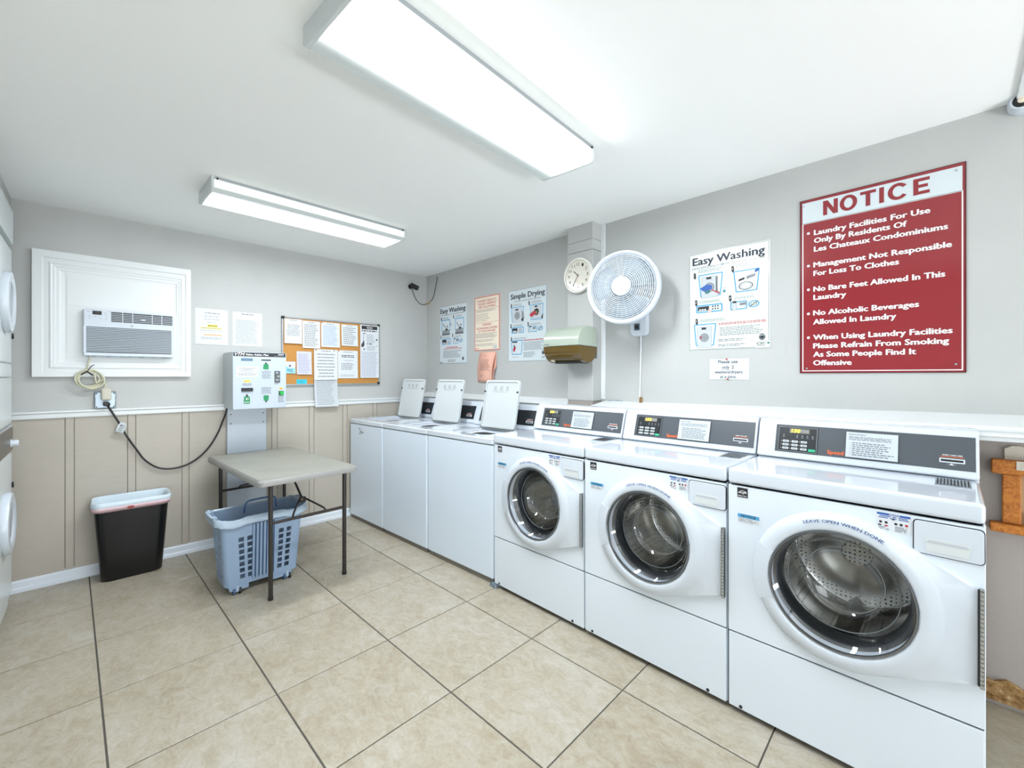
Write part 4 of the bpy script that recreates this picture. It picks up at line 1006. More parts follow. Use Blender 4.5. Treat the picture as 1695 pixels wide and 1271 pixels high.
def card(p, u0, v0, u1, v1):
    tub(p, u0, v0, u0+(u1-u0)*.55, v1, .006, 0); p.rect(u0+.008, v0-.006, u0+.030, v1+.006, M_PAPERG, .0016); p.frame(u0+.008, v0-.006, u0+.030, v1+.006, .0012, M_PRINT_G, .0018)
    p.rect(u0+.010, v1-.006, u0+.028, v1+.004, M_PRINT_K, .0019); p.rect(u0+.044, v0+.018, u0+.078, v1-.006, M_PRINT_LG, .0016); p.seg((u0+.046, v0+.022), (u0+.076, v1-.010), .002, M_PRINT_K, .0018)
    c = u0+(u1-u0)*.80; p.ring2(c, (v0+v1)/2, .020, .027, M_PRINT_B, .001, 24, k=.7); p.ring2(c, (v0+v1)/2, .012, .015, M_PRINT_G, .0016, 20, k=.6); p.seg((c-.02, v0+.006), (c+.02, v1-.006), .003, M_PRINT_K, .0018)
def seal(p, u, v, r=.016):
    p.disc(u, v, r, M_PRINT_G, .001, 12, r*1.15); p.disc(u, v, r*.6, M_PRINT_K, .0012, 8); p.seg((u-r, v+r*.4), (u+r, v+r*.6), .003, M_PAPERG, .0014)
# large poster: front load
t, p = board('washing_poster', 'large white Easy Washing front load poster between the fan and the NOTICE sign', 2.765, 1.418, .419, .557, mat('pale_green_white_board', 'DCE5DF', .3, coat=.2), group='laundry instruction posters')
p.frame(.003, .003, .414, .553, .0016, M_PRINT_K, .0006)
p.text('Easy Washing', .020, .397, .490, .042, M_PRINT_N if False else mat('navy_black_print', '25313F', .5), .001, bold=.032)
p.text('HIGH-EFFICIENCY', .019, .171, .4665, .010, M_PRINT_K, .001); p.text('FRONT LOAD WASHER', .202, .396, .4665, .010, M_PRINT_K, .001)
p.disc(.186, .472, .011, M_PRINT_T, .001, 12, .005); p.text('he', .179, .193, .469, .006, M_PRINT_W, .0014)
for i, (a, c) in enumerate(((.032, .415), (.238, .420), (.040, .258), (.225, .262), (.043, .150))): pointer(p, a, c, i+1)
tub(p, .056, .305, .186, .428); mach(p, .072, .296, .160, .416)
p.poly([(.062, .352), (.10, .372), (.128, .366), (.132, .345), (.110, .335), (.085, .333)], M_PRINT_BB, .002); p.poly([(.088, .334), (.112, .340), (.125, .330), (.112, .320), (.095, .318)], M_PRINT_T, .0021)
p.seg((.128, .338), (.172, .312), .006, M_PRINT_R, .0022); p.seg((.172, .312), (.160, .330), .003, M_PRINT_R, .0022); p.rect(.150, .325, .160, .410, M_PRINT_G, .002)
p.text('POD', .186, .208, .335, .007, M_PRINT_K, .001); p.disc(.196, .322, .008, M_PRINT_T, .001, 12); p.disc(.199, .324, .004, M_PRINT_B, .0014, 8)
tub(p, .245, .307, .370, .418); p.ring2(.305, .335, .030, .036, M_PRINT_G, .0016, 28, k=.62); p.ring2(.305, .335, .022, .025, M_PRINT_LG, .0016, 28, k=.62)
p.poly([(.268, .362), (.298, .370), (.300, .382), (.270, .374)], M_PRINT_K, .0016); p.poly([(.308, .368), (.352, .380), (.352, .395), (.308, .386)], M_PRINT_LG, .0016); p.poly([(.346, .398), (.366, .404), (.370, .420), (.352, .416)], M_PRINT_BB, .0016)
keys(p, .045, .216, .183, .254); card(p, .230, .214, .372, .254)
tub(p, .030, .026, .150, .146); mach(p, .048, .014, .128, .132); p.seg((.060, .064), (.074, .080), .004, M_PRINT_R, .0022); p.seg((.060, .080), (.074, .064), .004, M_PRINT_R, .0022)
for a, c, d, e in ((.052, .190, .442, .462), (.253, .368, .440, .462), (.060, .192, .266, .282), (.247, .362, .266, .282), (.063, .232, .158, .176)): p.fine(a, c, d, e, 3, M_PRINT_G, .001, .35, word=.012)
p.fine(.166, .404, .134, .148, 2, M_PRINT_R, .001, .5, 0, .02, .016); p.fine(.171, .395, .074, .124, 6, M_PRINT_G, .001, .38, word=.014)
p.fine(.164, .312, .042, .058, 2, M_PRINT_G, .001, .45); p.fine(.164, .312, .014, .030, 2, M_PRINT_G, .001, .45)
seal(p, .383, .057); p.rect(.350, .0, .419, .036, MATS['pale_green_white_board'], .0009); p.text('CSC', .357, .402, .0175, .0125, M_PRINT_K, .0014, bold=.03, shear=.2); p.disc(.412, .024, .0055, M_PRINT_T, .0014, 12); p.rect(.358, .010, .395, .013, M_PRINT_G, .0014)
p.build('print', t)
# left poster: top load washing
t, p = board('washing_poster', 'small looking white Easy Washing poster nearest the corner of the room', .237, 1.390, .446, .572, M_SIGNW, group='laundry instruction posters')
p.frame(.003, .003, .442, .569, .0018, M_PRINT_K, .0006)
NB = MATS['navy_black_print']
p.text('Easy Washing', .018, .426, .500, .044, NB, .001, bold=.034); p.text('HIGH-EFFICIENCY he TOP LOAD WASHER', .028, .402, .476, .010, M_PRINT_K, .001)
for i, (a, c) in enumerate(((.034, .430), (.236, .436), (.026, .250), (.220, .258))): pointer(p, a, c, i+1)
for u0 in (.045, .262):
    tub(p, u0, .320, u0+.132, .430, .008, .0); p.poly([(u0+.012, .330), (u0+.120, .335), (u0+.128, .305), (u0+.004, .300)], M_PRINT_LG, .0014); p.rect(u0+.002, .280, u0+.130, .302, M_PRINT_G, .0014)
    p.seg((u0+.02, .395), (u0+.07, .345), .006, M_PRINT_K, .0018); p.poly([(u0+.05, .335), (u0+.085, .350), (u0+.100, .335), (u0+.075, .325)], M_PRINT_K, .0018); p.disc(u0+.09, .365, .012, M_PRINT_LG, .0016)
p.seg((.186, .395), (.198, .365), .006, M_PRINT_K, .001)
keys(p, .048, .192, .192, .242); card(p, .235, .192, .383, .240)
for a, c, d, e in ((.065, .175, .440, .458), (.270, .385, .444, .462), (.060, .190, .252, .268), (.252, .385, .250, .268)): p.fine(a, c, d, e, 3, M_PRINT_G, .001, .35, word=.012)
p.fine(.120, .300, .154, .164, 1, M_PRINT_R, .001, .7, 1, .02); p.fine(.075, .370, .138, .152, 2, M_PRINT_R, .001, .5, 1, .05); p.fine(.067, .360, .055, .130, 9, M_PRINT_G, .001, .38, word=.016)
p.fine(.145, .303, .014, .040, 3, M_PRINT_G, .001, .45); seal(p, .385, .046); p.text('CSC', .010, .060, .006, .014, M_PRINT_K, .001, bold=.03, shear=.2)
p.build('print', t)
# middle: pink bordered notice
t, p = board('rules_notice', 'cream notice with pink border and red headings between the two white posters', .790, 1.494, .344, .488, M_PINKB, cat='sign')
p.rect(.012, .010, .330, .476, M_CREAM, .0004); p.frame(.008, .006, .334, .480, .003, M_PRINT_R, .0008)
for s_, u0, u1, v0 in (('FOR BEST RESULTS,', .045, .300, .437), ('PLEASE OBSERVE', .055, .290, .410), ('THE FOLLOWING:', .055, .290, .383), ('WARNING', .112, .232, .224), ('USE WASHERS & DRYERS', .030, .314, .192), ('AT YOUR OWN RISK', .055, .288, .166)):
    p.text(s_, u0, u1, v0, .018, M_PRINT_R, .001, bold=.01)
p.rect(.012, .374, .330, .3755, M_PRINT_R, .001); p.rect(.012, .250, .330, .2515, M_PRINT_R, .001)
p.fine(.020, .315, .345, .368, 3, M_PRINT_G, .001, .35, word=.016); p.fine(.020, .215, .262, .335, 5, M_PRINT_G, .001, .22, word=.016)
p.fine(.020, .315, .112, .158, 4, M_PRINT_G, .001, .35, word=.016); p.fine(.020, .315, .080, .102, 2, M_PRINT_G, .001, .35, word=.016); p.fine(.020, .315, .040, .066, 3, M_PRINT_G, .001, .3, word=.016); p.fine(.016, .07, .014, .03, 2, M_PRINT_R, .001, .4); p.rect(.255, .016, .305, .042, M_PAPERG, .001)
p.build('print', t)
# simple drying
t, p = board('drying_poster', 'white Simple Drying poster left of the wall column', 1.236, 1.388, .428, .590, M_SIGNW, group='laundry instruction posters')
p.frame(.003, .003, .424, .587, .0016, M_PRINT_K, .0006)
p.text('Simple Drying', .028, .410, .516, .042, NB, .001, bold=.034); p.text('SINGLE LOAD/STACK DRYERS', .072, .366, .489, .010, M_PRINT_K, .001)
for i, (a, c) in enumerate(((.038, .448), (.240, .450), (.033, .280), (.230, .282), (.038, .172))): pointer(p, a, c, i+1)
tub(p, .038, .330, .182, .446); mach(p, .056, .322, .160, .436); p.poly([(.160, .330), (.185, .345), (.185, .390), (.160, .42)], M_PRINT_LG, .002); p.poly([(.150, .340), (.178, .322), (.182, .360)], M_PRINT_K, .0021)
tub(p, .252, .328, .392, .446); mach(p, .275, .336, .365, .440, M_PRINT_K); p.disc(.322, .388, .026, M_PRINT_K, .002); p.poly([(.245, .372), (.285, .395), (.330, .392), (.345, .375), (.300, .365), (.280, .352), (.262, .352)], M_PRINT_R, .0022); p.disc(.322, .384, .010, M_PRINT_GR, .0024, 10); p.poly([(.370, .340), (.388, .322), (.392, .370)], M_PRINT_K, .0022)
keys(p, .044, .236, .178, .280); card(p, .236, .234, .392, .276)
tub(p, .038, .060, .166, .172, .007); p.rect(.050, .155, .110, .166, M_PRINT_K, .0016); p.poly([(.058, .100), (.080, .130), (.092, .115), (.080, .085), (.068, .078)], M_PRINT_R, .0018); p.rect(.068, .110, .078, .138, M_PRINT_K, .002)
for a, c, d, e in ((.060, .180, .455, .475), (.270, .392, .455, .478), (.060, .180, .287, .305), (.250, .392, .284, .302), (.062, .232, .180, .196)): p.fine(a, c, d, e, 3, M_PRINT_G, .001, .35, word=.012)
p.fine(.178, .412, .164, .176, 1, M_PRINT_R, .001, .6, 0, .02); p.fine(.182, .410, .088, .158, 8, M_PRINT_G, .001, .38, word=.014); p.fine(.178, .313, .030, .076, 5, M_PRINT_G, .001, .4); p.fine(.05, .15, .03, .042, 1, M_PRINT_G, .001, .3)
seal(p, .392, .066); p.text('CSC', .372, .412, .022, .013, M_PRINT_K, .001, bold=.03, shear=.2)
p.build('print', t)
# please use only 2
def please(p, W, Hh):
    p.text('Please use', .046, .148, .090, .0175, mat('soft_black_print', '4E535A', .6), 0, bold=.012); p.text('only', .066, .106, .060, .0175, MATS['soft_black_print'], 0, bold=.012); p.rect(.066, .0555, .106, .0565, MATS['soft_black_print'], 0); p.text('2', .117, .128, .060, .0175, MATS['soft_black_print'], 0, bold=.012)
    p.text('washers/dryers', .028, .172, .034, .0165, MATS['soft_black_print'], 0, bold=.012); p.text('at a time.', .056, .143, .008, .0165, MATS['soft_black_print'], 0, bold=.012)
paper('notice_paper', 'small white paper reading Please use only 2 washers/dryers, below the large poster', 2.881, 1.250, 3.085, 1.365, M_PAPER, 0, .001, please, wall='right', pins=[(.093, .112, M_PRINT_R), (.098, .003, M_PRINT_R)])
# pink note with a second sheet behind
t = thing('pink_note', 'salmon pink note hanging under the cream notice with pink border', 'paper', (XR, -.850, 1.214), R90)
vs = []; n = 8
for k in range(n+1):
    s = k/n; z = .268*(1-s); x0 = .018*(1-s)+0*s; x1 = .232*(1-s)+.188*s-.0*s; b_ = .004+.02*math.sin(s*PI*.9)
    vs += [(x0, -b_, z), ((x0+x1)/2, -b_-.004, z), (x1, -b_-.002*s, z)]
fs = []
for k in range(n): a = 3*k; fs += [(a, a+1, a+4, a+3), (a+1, a+2, a+5, a+4)]
o = MB().add(vs, fs, M_PINK).build('sheet', t, smooth=60); o.modifiers.new('s', 'SOLIDIFY').thickness = .001
p = MB(); p.text('NOTE', .095, .130, .232, .008, M_PRINT_G, .026); p.fine(.05, .19, .10, .205, 11, mat('brown_print', 'B08C80', .6), .031, .35, ragged=.3); p.fine(.045, .085, .052, .062, 1, M_PRINT_G, .031, .5); p.build('print', t)
o = MB().add([(.15, -.003, .262), (.237, -.003, .262), (.240, -.008, .14), (.228, -.022, .10), (.205, -.016, .02), (.16, -.006, .01)], [(0, 1, 2, 3, 4, 5)], mat('darker_pink_paper', 'E3A994', .7)).build('back_sheet', t); o.modifiers.new('s', 'SOLIDIFY').thickness = .001

# ================================================================== CLOCK, FAN, TOWEL DISPENSER, CAMERAS
t = thing('wall_clock', 'round cream wall clock on the column, partly behind the fan', 'clock', (2.363, -2.052, 1.957), R90)
MB().lathe([(.0005, 0), (.110, 0), (.119, -.006), (.122, -.018), (.117, -.026), (.108, -.027), (.104, -.020)], M_CLOCKR, 64).build('rim', t, smooth=50)
MB().lathe([(.106, -.0185), (.0005, -.0185)], M_CLOCK, 48).build('dial', t)
p = MB()
for i in range(1, 13):
    a = PI/2-i*PI/6; r = .078; s_ = str(i); w_ = .016*(1 if i < 10 else 1.5); p.text(s_, r*math.cos(a)-w_/2, r*math.cos(a)+w_/2, r*math.sin(a)-.010, .020, M_PRINT_K, .0195)
for i in range(60): a = i*PI/30; p.disc(.098*math.cos(a), .098*math.sin(a), .0009, M_PRINT_K, .0195, 5)
p.build('numerals', t)
MB().seg((.006, -.006), (-.036, .034), .0055, M_BLACK, .021).build('hour_hand', t)
MB().seg((.006, .010), (-.043, -.068), .0042, M_BLACK, .022).build('minute_hand', t)
MB().seg((0, 0), (.002, -.075), .001, M_PRINT_O, .0228).disc(0, 0, .004, M_BLACK, .0232, 12).build('second_hand', t)

t = thing('wall_fan', 'large round white wall-mounted fan beside the clock', 'fan', (2.20, -2.489, 1.790), -PI/2+.30)
RF = .2165
MB().lathe([(RF-.028, -.020), (RF-.018, -.030), (RF-.006, -.028), (RF-.001, -.016), (RF, .01), (RF-.004, .024), (RF-.016, .022), (RF-.026, .0)], M_PLAST, 72, closed=True).build('rim', t, smooth=50)
g = MB()
def dome(r): return -.022-.030*(1-(r/RF)**2)
k = 0
for i in range(12):
    r = .066+i*.0108
    g.lathe([(r-.0021, dome(r)), (r, dome(r)-.0022), (r+.0021, dome(r)), (r, dome(r)+.0022)], M_PLAST, 60, closed=True)
for i in range(36):
    a = 2*PI*i/36; r0 = .055 if i % 2 == 0 else .125
    pts = [(r*math.cos(a), dome(r)-.001, r*math.sin(a)) for r in (r0, (r0+RF-.026)/2, RF-.022)]
    g.tube(pts, .0014, M_PLAST, 4, 2)
tag(g.build('front_grille', t, smooth=60), kind='stuff')
g = MB()
for i in range(3):
    r = .07+i*.055; g.lathe([(r-.0014, .05+.01*(1-r/RF)), (r, .048), (r+.0014, .05+.01*(1-r/RF))], M_PLAST, 48)
for i in range(24):
    a = 2*PI*i/24; g.tube([(.06*math.cos(a), .060, .06*math.sin(a)), (.15*math.cos(a), .055, .15*math.sin(a)), (RF*.97*math.cos(a), .015, RF*.97*math.sin(a))], .0015, mat('rear_grille_plastic', 'B9C2C6', .4), 4, 2)
tag(g.build('rear_grille', t, smooth=60), kind='stuff')
MB().lathe([(.0005, -.060), (.036, -.060), (.040, -.064), (.054, -.062), (.058, -.054), (.058, -.046), (.04, -.044)], M_PLAST, 40).build('hub_badge', t, smooth=40)
MB().lathe([(.0005, -.0608), (.034, -.0608), (.035, -.0600)], M_GALV, 32).build('hub_disc', t)
bl = MB().lathe([(.0005, -.03), (.04, -.03), (.045, -.02), (.045, .03), (.0005, .03)], M_PLAST2, 32).build('blade_hub', t, smooth=40)
for q in range(3):
    vs = []; n = 8
    for i in range(n+1):
        s = i/n; a = q*2*PI/3+s*1.55
        for rr, dy in ((.042, .0), (.12, .004), (.188-.02*abs(s-.5)**2*4, .006)): vs.append((rr*math.cos(a), .022-.034*s+dy, rr*math.sin(a)))
    fs = []
    for i in range(n): b_ = 3*i; fs += [(b_, b_+1, b_+4, b_+3), (b_+1, b_+2, b_+5, b_+4)]
    o = MB().add(vs, fs, mat('fan_blade_plastic', 'A4B0B8', .35)).build('blade', bl, smooth=60); o.modifiers.new('s', 'SOLIDIFY').thickness = .003
MB().lathe([(.0005, .045), (.05, .045), (.062, .06), (.062, .10), (.05, .13), (.0005, .14)], M_PLAST, 40).build('motor_housing', t, smooth=40)
MB().cyl((0, .12, -.02), (-.012, .205, -.10), .022, M_PLAST, 16).build('arm', t, smooth=50)
bp = thing('fan_wall_bracket', '', 'x'); bpy.data.objects.remove(bp)
MW = Matrix.Rotation(-.30, 4, 'Z') @ Matrix.Translation((0, 0, 0))
# wall bracket and its switch, in fan space: undo the fan's swivel
ib = Matrix.Rotation(-.30, 4, 'Z')
off = Vector((-.03+.0, .2706, 0))
MBK = ib @ Matrix.Translation((-.030, .2706, 0))
o = MB(MBK).prism(rrect(-.056, .056, -.268, -.02, .03), -.045, -.001, M_PLAST, bev=.006, seg=2).box(-.05, .05, -.09, -.045, -.14, -.03, M_PLAST, .01, 2).build('wall_bracket', t, smooth=40, wn=True)
MB(MBK).box(-.026, .012, -.050, -.045, -.232, -.190, M_LCD if False else mat('dark_teal_switch', '3F545E', .4), .002, 1).lathe([(.0005, -.064), (.010, -.062), (.012, -.05)], M_BLACK, 16, (-.007, 0, -.211)).build('speed_switch', o)
t = thing('fan_cord', 'white cord running down the wall from the fan to the ledge', 'cord')
MB().tube([(2.455, -2.458, 1.530), (2.463, -2.458, 1.50), (2.464, -2.455, 1.35), (2.464, -2.452, 1.20), (2.462, -2.449, 1.108)], .0052, M_TRIM, 8, 3).build('cord', t, smooth=60)
MB().box(2.440, 2.466, -2.468, -2.456, 1.100, 1.135, M_RUST, .003, 1).build('rusty_clip', t)
tag(MB().tube([(2.44, -2.235, 1.104), (2.43, -2.25, 1.108), (2.432, -2.30, 1.109), (2.436, -2.335, 1.107), (2.43, -2.345, 1.103)], .003, M_GALV, 6, 4).build('wire_handle', smooth=60), 'thin grey wire lying on the ledge beside the column', 'wire')

t = thing('towel_dispenser', 'sage grey and translucent brown paper towel dispenser on the column', 'dispenser', (2.365, -1.898, 1.357), R90)
DW = .297
up = [(0, .235), (0, .105), (-.206, .110)]
top_ = [(-.206, .110), (-.207, .150), (-.198, .185), (-.175, .215), (-.140, .234), (-.10, .240), (0, .232), (0, .105)]
MB().prism(top_, 0, DW, M_DISP, 'x', bev=.004, seg=2).build('upper_cover', t, smooth=40, wn=True)
lowp = [(0, .104), (-.206, .108)]+[(-.100-.104*math.cos(a), .106-.106*math.sin(a)) for a in [PI*.08*i for i in range(1, 12)]]+[(0, .060)]
MB().prism(lowp, .001, DW-.001, M_BROWN, 'x', bev=.003, seg=2).build('lower_cover', t, smooth=40, wn=True)
MB().box(.055, DW-.04, -.15, -.045, -.004, .010, M_BLACK, .003, 1).build('paper_slot', t)
MB().cyl((.03, -.150, .022), (.058, -.150, .018), .011, M_CREAMC, 14).build('paper_roll_end', t)
MB().box(0.0, DW, -.004, 0, .03, .20, M_GALV).build('back_plate', t)
MB(Matrix.Translation((0, -.2072, 0))).fine(.012, .054, .121, .126, 1, M_PRINT_K, .0002, .7, ragged=.05, word=.008).build('maker_mark', t)

t = thing('security_camera', 'small black bullet camera high in the corner of the back wall', 'camera', (2.275, 0, 2.175))
MB().lathe([(.0005, -.012), (.022, -.012), (.024, 0), (.0005, 0)], M_BLACK, 20).build('mount', t)
MB().cyl((0, -.01, 0), (.008, -.035, -.004), .008, M_BLACK, 10).build('joint', t)
c_ = MB(); c_.cyl((-.012, -.030, .012), (.045, -.075, -.022), .024, M_BLACK, 20); c_.build('body', t, smooth=40)
MB().cyl((.0451, -.0751, -.0221), (.048, -.0775, -.0238), .017, mat('camera_lens_glass', '3A3C40', .05), 16).build('lens', t)
MB().tube([(.0, -.03, -.010), (.02, -.03, -.07), (.06, -.02, -.13), (.115, -.012, -.165), (.165, -.02, -.165), (.1945, -.05, -.145), (.1925, -.12, -.105), (.192, -.16, -.02), (.1915, -.19, .06), (.1905, -.20, .10)], .0035, mat('dark_grey_wire', '4A4A48', .5), 6, 4).build('wire', t, smooth=60)
MB().tube([(.163, -.0195, -.1645), (.1935, -.049, -.1465), (.1915, -.08, -.128)], .0048, mat('ochre_tape', 'B0863F', .6), 6, 3).build('taped_joint', t)

t = thing('ceiling_sensor', 'white round sensor lamp with conduit at the top right corner', 'lamp', (2.44, -4.020, 2.300))
MB().box(-.75, .02, -.014, .014, -.004, .007, M_TRIM, .002, 1).build('conduit', t)
MB(Matrix.Translation((0, 0, -.012))).lathe([(.0005, -.02), (.030, -.02), (.036, 0), (.034, .03), (.0005, .035)], M_PLAST, 28, axis='x').build('housing', t, smooth=40)
MB(Matrix.Translation((-.0205, 0, -.012))).lathe([(.0005, -.006), (.012, -.004), (.018, -.001), (.024, 0)], M_BLACK, 20, axis='x').lathe([(.0005, -.009), (.012, -.007)], M_CREAM, 20, axis='x').build('lens', t)

# ================================================================== FOLDING TABLE
t = thing('folding_table', 'small grey folding table with charcoal tube legs standing over the blue basket', 'table', (.879, -.620, 0), .055)
TW, TL, TZ = .585, 1.10, .690
o = rrect(-TW/2, TW/2, -TL/2, TL/2, .035, 5); i1 = rrect(-TW/2+.012, TW/2-.012, -TL/2+.012, TL/2-.012, .028, 5)
n = len(o)
vs = [(x*.97, y*.985, TZ-.038) for x, y in o]+[(x, y, TZ-.036) for x, y in o]+[(x, y, TZ-.012) for x, y in o]+[(x, y, TZ-.001) for x, y in i1]
fs = [(r*n+k, r*n+(k+1) % n, (r+1)*n+(k+1) % n, (r+1)*n+k) for r in range(3) for k in range(n)]+[tuple(range(n))]
MB().add(vs, fs, M_TABLEE).build('edge', t, smooth=50)
MB().add([(x, y, TZ) for x, y in i1]+[(x, y, TZ-.002) for x, y in i1], [tuple(range(n))]+[(k, (k+1) % n, n+(k+1) % n, n+k) for k in range(n)], M_TABLE).build('tabletop', t)
r = .0125
for sy in (-1, 1):
    for sx in (-1, 1):
        lg = MB().cyl((sx*.217, sy*.508, .012), (sx*.217, sy*.508, TZ-.037), r, M_LEG, 14).build('leg', t, smooth=50)
        MB().cyl((sx*.217, sy*.508, 0), (sx*.217, sy*.508, .018), r+.0016, M_BLACK, 14).build('foot', lg)
    z = .432
    MB().cyl((-.217, sy*.508, z), (.217, sy*.508, z), .0085, M_LEG, 12).build('crossbar', t, smooth=50)
    b = MB(); jx, jy, jz = .02, sy*.35, .49
    b.tube([(-.095, sy*.508, z), (-.09, sy*.495, z+.02), (jx-.02, jy, jz)], .006, M_LEG, 8, 2).tube([(.095, sy*.508, z), (.09, sy*.495, z+.02), (jx+.02, jy, jz)], .006, M_LEG, 8, 2)
    b.box(jx-.018, jx+.018, jy-.012, jy+.012, jz-.016, jz+.016, M_LEG, .003, 1)
    b.tube([(jx, jy, jz), (jx, sy*.13, TZ-.04)], .007, M_LEG, 8, 1); b.build('brace', t, smooth=50)

# ================================================================== BASKET, BIN
def shell(levels, tbreaks, hole, m, r=.03, nc=4):
    """tapered rounded box wall; levels [(z, ax, ay)], tbreaks {side: fractions}; hole(side, i, level) drops a cell"""
    cols = []
    for side in range(4):
        fr = tbreaks[side]
        for i, f in enumerate(fr): cols.append((side, 'f', f, i))
        for k in range(1, nc): cols.append((side, 'c', k/nc, -1))
    vs = []
    for z, ax, ay in levels:
        C = [(-ax+r, -ay, ax-r, -ay), (ax, -ay+r, ax, ay-r), (ax-r, ay, -ax+r, ay), (-ax, ay-r, -ax, -ay+r)]
        cc = [(ax-r, -ay+r, -PI/2), (ax-r, ay-r, 0), (-ax+r, ay-r, PI/2), (-ax+r, -ay+r, PI)]
        for side, ty, f, i in cols:
            if ty == 'f': a = C[side]; vs.append((a[0]+(a[2]-a[0])*f, a[1]+(a[3]-a[1])*f, z))
            else: cx, cy, a0 = cc[side]; a = a0+PI/2*f; vs.append((cx+r*math.cos(a), cy+r*math.sin(a), z))
    n = len(cols); fs = []
    for l in range(len(levels)-1):
        for k in range(n):
            side, ty, f, i = cols[k]
            if ty == 'f' and i >= 0 and i < len(tbreaks[side])-1 and hole(side, i, l): continue
            fs.append((l*n+k, l*n+(k+1) % n, (l+1)*n+(k+1) % n, (l+1)*n+k))
    return MB().add(vs, fs, m), n
t = thing('laundry_basket', 'pale blue plastic laundry basket on casters under the folding table', 'basket', (.703, -.825, 0), .02)
zs = [.05]+[.086+.0365*i+d for i in range(7) for d in (0, .026)]+[.385, .44]
def half(z): s = (z-.05)/.39; return .196+.026*s, .108+.022*s
levels = [(z,)+half(z) for z in zs]
def rng(*p): return sorted(set([0, 1]+list(p)))
front = rng(.14, .215, .26, .335, .725, .80, .845, .92, .46, .60)
sd = rng(.15, .32, .42, .58, .68, .85)
def hole(side, i, l):
    if l < 1 or l > 13 or l % 2 == 0: return False
    fr = front if side in (0, 2) else sd
    a, b = fr[i], fr[i+1]
    if side in (0, 2): return (abs(a-.14) < .001 or abs(a-.26) < .001 or abs(a-.725) < .001 or abs(a-.845) < .001)
    return abs(a-.15) < .001 or abs(a-.42) < .001 or abs(a-.68) < .001
sh, n = shell(levels, [front, sd, front, sd], hole, M_BASKET, nc=9)
o = sh.build('basket_body', t); md = o.modifiers.new('s', 'SOLIDIFY'); md.thickness = .005; md.offset = -1
MB().prism(rrect(-.19, .19, -.102, .102, .028), .048, .054, M_BASKET, 'z').build('base', t)
def slab(mb, x0, x1, d0, d1, za, zb, m):
    vs = []
    for z in (za, zb):
        ay_ = half(z)[1]
        vs += [(x0, -ay_-d0, z), (x1, -ay_-d0, z), (x1, -ay_-d1, z), (x0, -ay_-d1, z)]
    return mb.add(vs, [(0, 1, 2, 3), (4, 5, 6, 7), (0, 1, 5, 4), (1, 2, 6, 5), (2, 3, 7, 6), (3, 0, 4, 7)], m)
slab(MB(), -.062, .070, .0, .0015, .075, .395, mat('deep_blue_plastic', '3C5A80', .5)).build('slot_backing', t)
rib = MB()
for i in range(7): x = -.055+i*.0195; slab(rib, x-.0055, x+.0055, .0, .008, .07, .40, M_BASKET)
rib.build('front_ribs', t)
rm = MB(); ax, ay = half(.44)
rim = []
for x, y in rrect(-ax-.012, ax+.012, -ay-.012, ay+.012, .04, 6): 
    e = abs(x)/(ax+.012); rim.append((x*(1+.05*max(0, e-.85)/.15), y, .445+.006*math.cos(x/ax*PI/2*1.0)-.004+(.010 if e > .9 else 0)))
nr = len(rim)
dens = []
for k in range(nr):
    a, b = Vector(rim[k]), Vector(rim[(k+1) % nr]); q = max(1, int((b-a).length/.03))
    for j in range(q):
        p_ = a.lerp(b, j/q); p_.z = .449+(-.012 if (.45 < abs(p_.x)/ax < .92 and p_.y < 0) else 0)*math.sin(min(1, max(0, (abs(p_.x)/ax-.45)/.47))*PI)+(.008 if abs(p_.x) > ax else 0); dens.append(tuple(p_))
vs = []; fs = []; nn = len(dens)
for x, y, z in dens:
    L = math.hypot(x, y*1.6); ux, uy = x/L, y*1.6/L
    vs += [(x-ux*.010, y-uy*.010, z-.004), (x, y, z+.003), (x+ux*.007, y+uy*.007, z-.004), (x+ux*.006, y+uy*.006, z-.040), (x-ux*.004, y-uy*.004, z-.042)]
for k in range(nn):
    j = (k+1) % nn; fs += [(5*k+i, 5*k+(i+1) % 5, 5*j+(i+1) % 5, 5*j+i) for i in range(5)]
rm.add(vs, fs, M_BASKETR).build('rim', t, smooth=50)
for sx in (-1, 1): MB().tube([(sx*(ax+.008), -.07, .455), (sx*(ax+.030), -.065, .463), (sx*(ax+.034), 0, .466), (sx*(ax+.030), .065, .463), (sx*(ax+.008), .07, .455)], .008, M_BASKETR, 8, 3).build('handle', t, smooth=60)
MB().tube([(-.07, .02, .43), (-.06, .02, .485), (-.03, .02, .50), (.08, .02, .50), (.105, .02, .485), (.11, .02, .43)], .006, MATS['deep_blue_plastic'], 8, 4).build('carry_handle', t, smooth=60)
for sx, a, b in ((-1, -.17, -.075), (1, .05, .16)): MB().prism([(a, .022), (b, .022), (b, .062), (a-.012, .062)], -.104, .095, M_BASKET).build('skid', t)
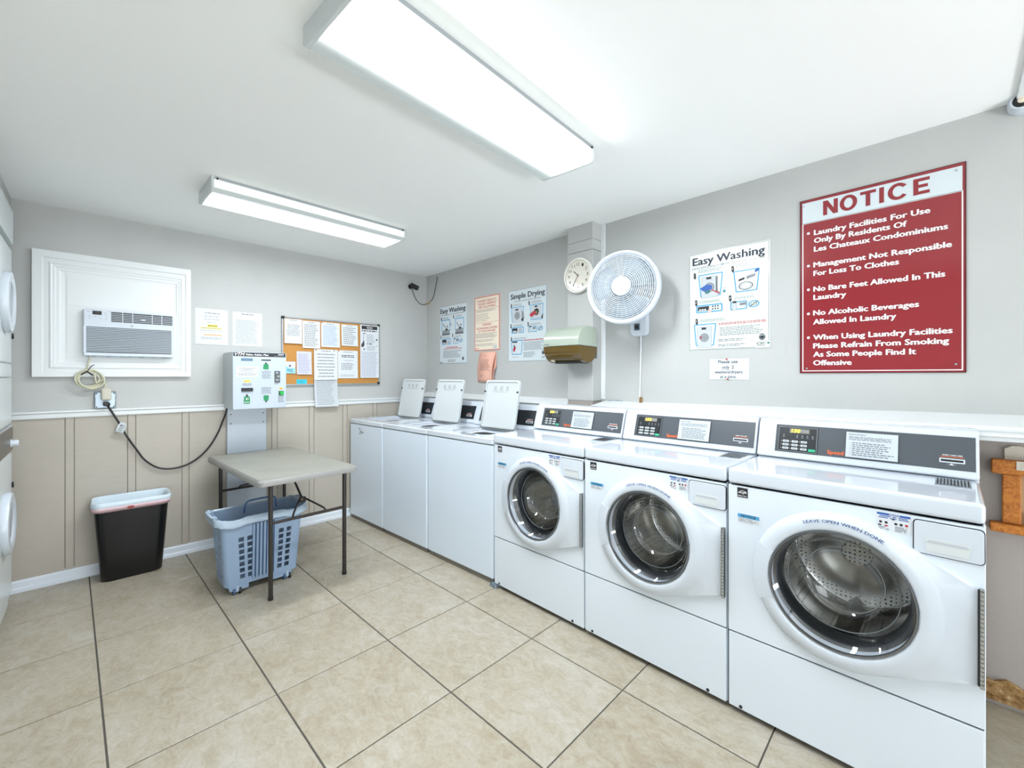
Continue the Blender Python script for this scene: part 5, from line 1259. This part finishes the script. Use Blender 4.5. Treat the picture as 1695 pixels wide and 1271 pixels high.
for x in (-.135, .135):
    for y in (-.100, .08):
        w_ = MB()
        for d in (-.016, .016): w_.cyl((x+d-.005, y, .018), (x+d+.005, y, .018), .018, MATS['deep_blue_plastic'] if d < 0 else M_BLACK, 16)
        w_.cyl((x-.02, y, .018), (x+.02, y, .018), .005, M_GALV, 8); w_.box(x-.006, x+.006, y-.01, y+.01, .015, .052, M_BASKETR); w_.build('caster', t, smooth=40)

t = thing('waste_bin', 'tall narrow black wastebasket with a pale liner against the taupe wall', 'bin', (.152, -.135, 0), -.02)
levels = [(0.0, .140, .070), (.01, .148, .078)]+[(z, .148+.032*z/.48, .078+.028*z/.48) for z in (.15, .3, .44, .48)]
fr = [0, .5, 1]
sh, n = shell(levels, [fr]*4, lambda *a: False, M_BIN, .045, 5)
sh.add([(x, y, .004) for x, y in rrect(-.14, .14, -.07, .07, .045)], [tuple(range(24))], M_BIN)
o = sh.build('bin_body', t, smooth=50); o.modifiers.new('s', 'SOLIDIFY').thickness = .004
def wob(x, y, s, ph): return s*math.sin(17*math.atan2(y, x)+ph)
lv = [(.452, .188, .115), (.470, .191, .118), (.488, .193, .120), (.496, .188, .116), (.486, .174, .101), (.44, .166, .093), (.38, .160, .087), (.30, .152, .080)]
sh, n = shell(lv, [[i/14 for i in range(15)], [i/6 for i in range(7)]]*2, lambda *a: False, M_LINER, .045, 5)
for k in range(len(sh.v)):
    x, y, z = sh.v[k]; a = math.atan2(y*1.7, x); l = k//n
    d = .003*math.sin(19*a)+.002*math.sin(41*a+1); g_ = (1+d*(3.5 if l > 3 else 1.5)); sh.v[k] = (x*g_, y*g_, z+(.004*math.sin(5*a+1) if l == 0 else 0))
lin = sh.build('liner', t, smooth=70); lin.modifiers.new('s', 'SOLIDIFY').thickness = .001
lv = [(.436, .1805, .1075), (.452, .1895, .1165), (.466, .1915, .1185)]
sh, n = shell(lv, [fr]*4, lambda *a: False, M_LINERP, .045, 5); o = sh.build('pink_band', t, smooth=60); o.modifiers.new('s', 'SOLIDIFY').thickness = .0006
MB().disc(-.01, .452, .017, mat('dark_red_drawstring', '8E3A34', .5), .1175, 16, .010).build('drawstring', t)
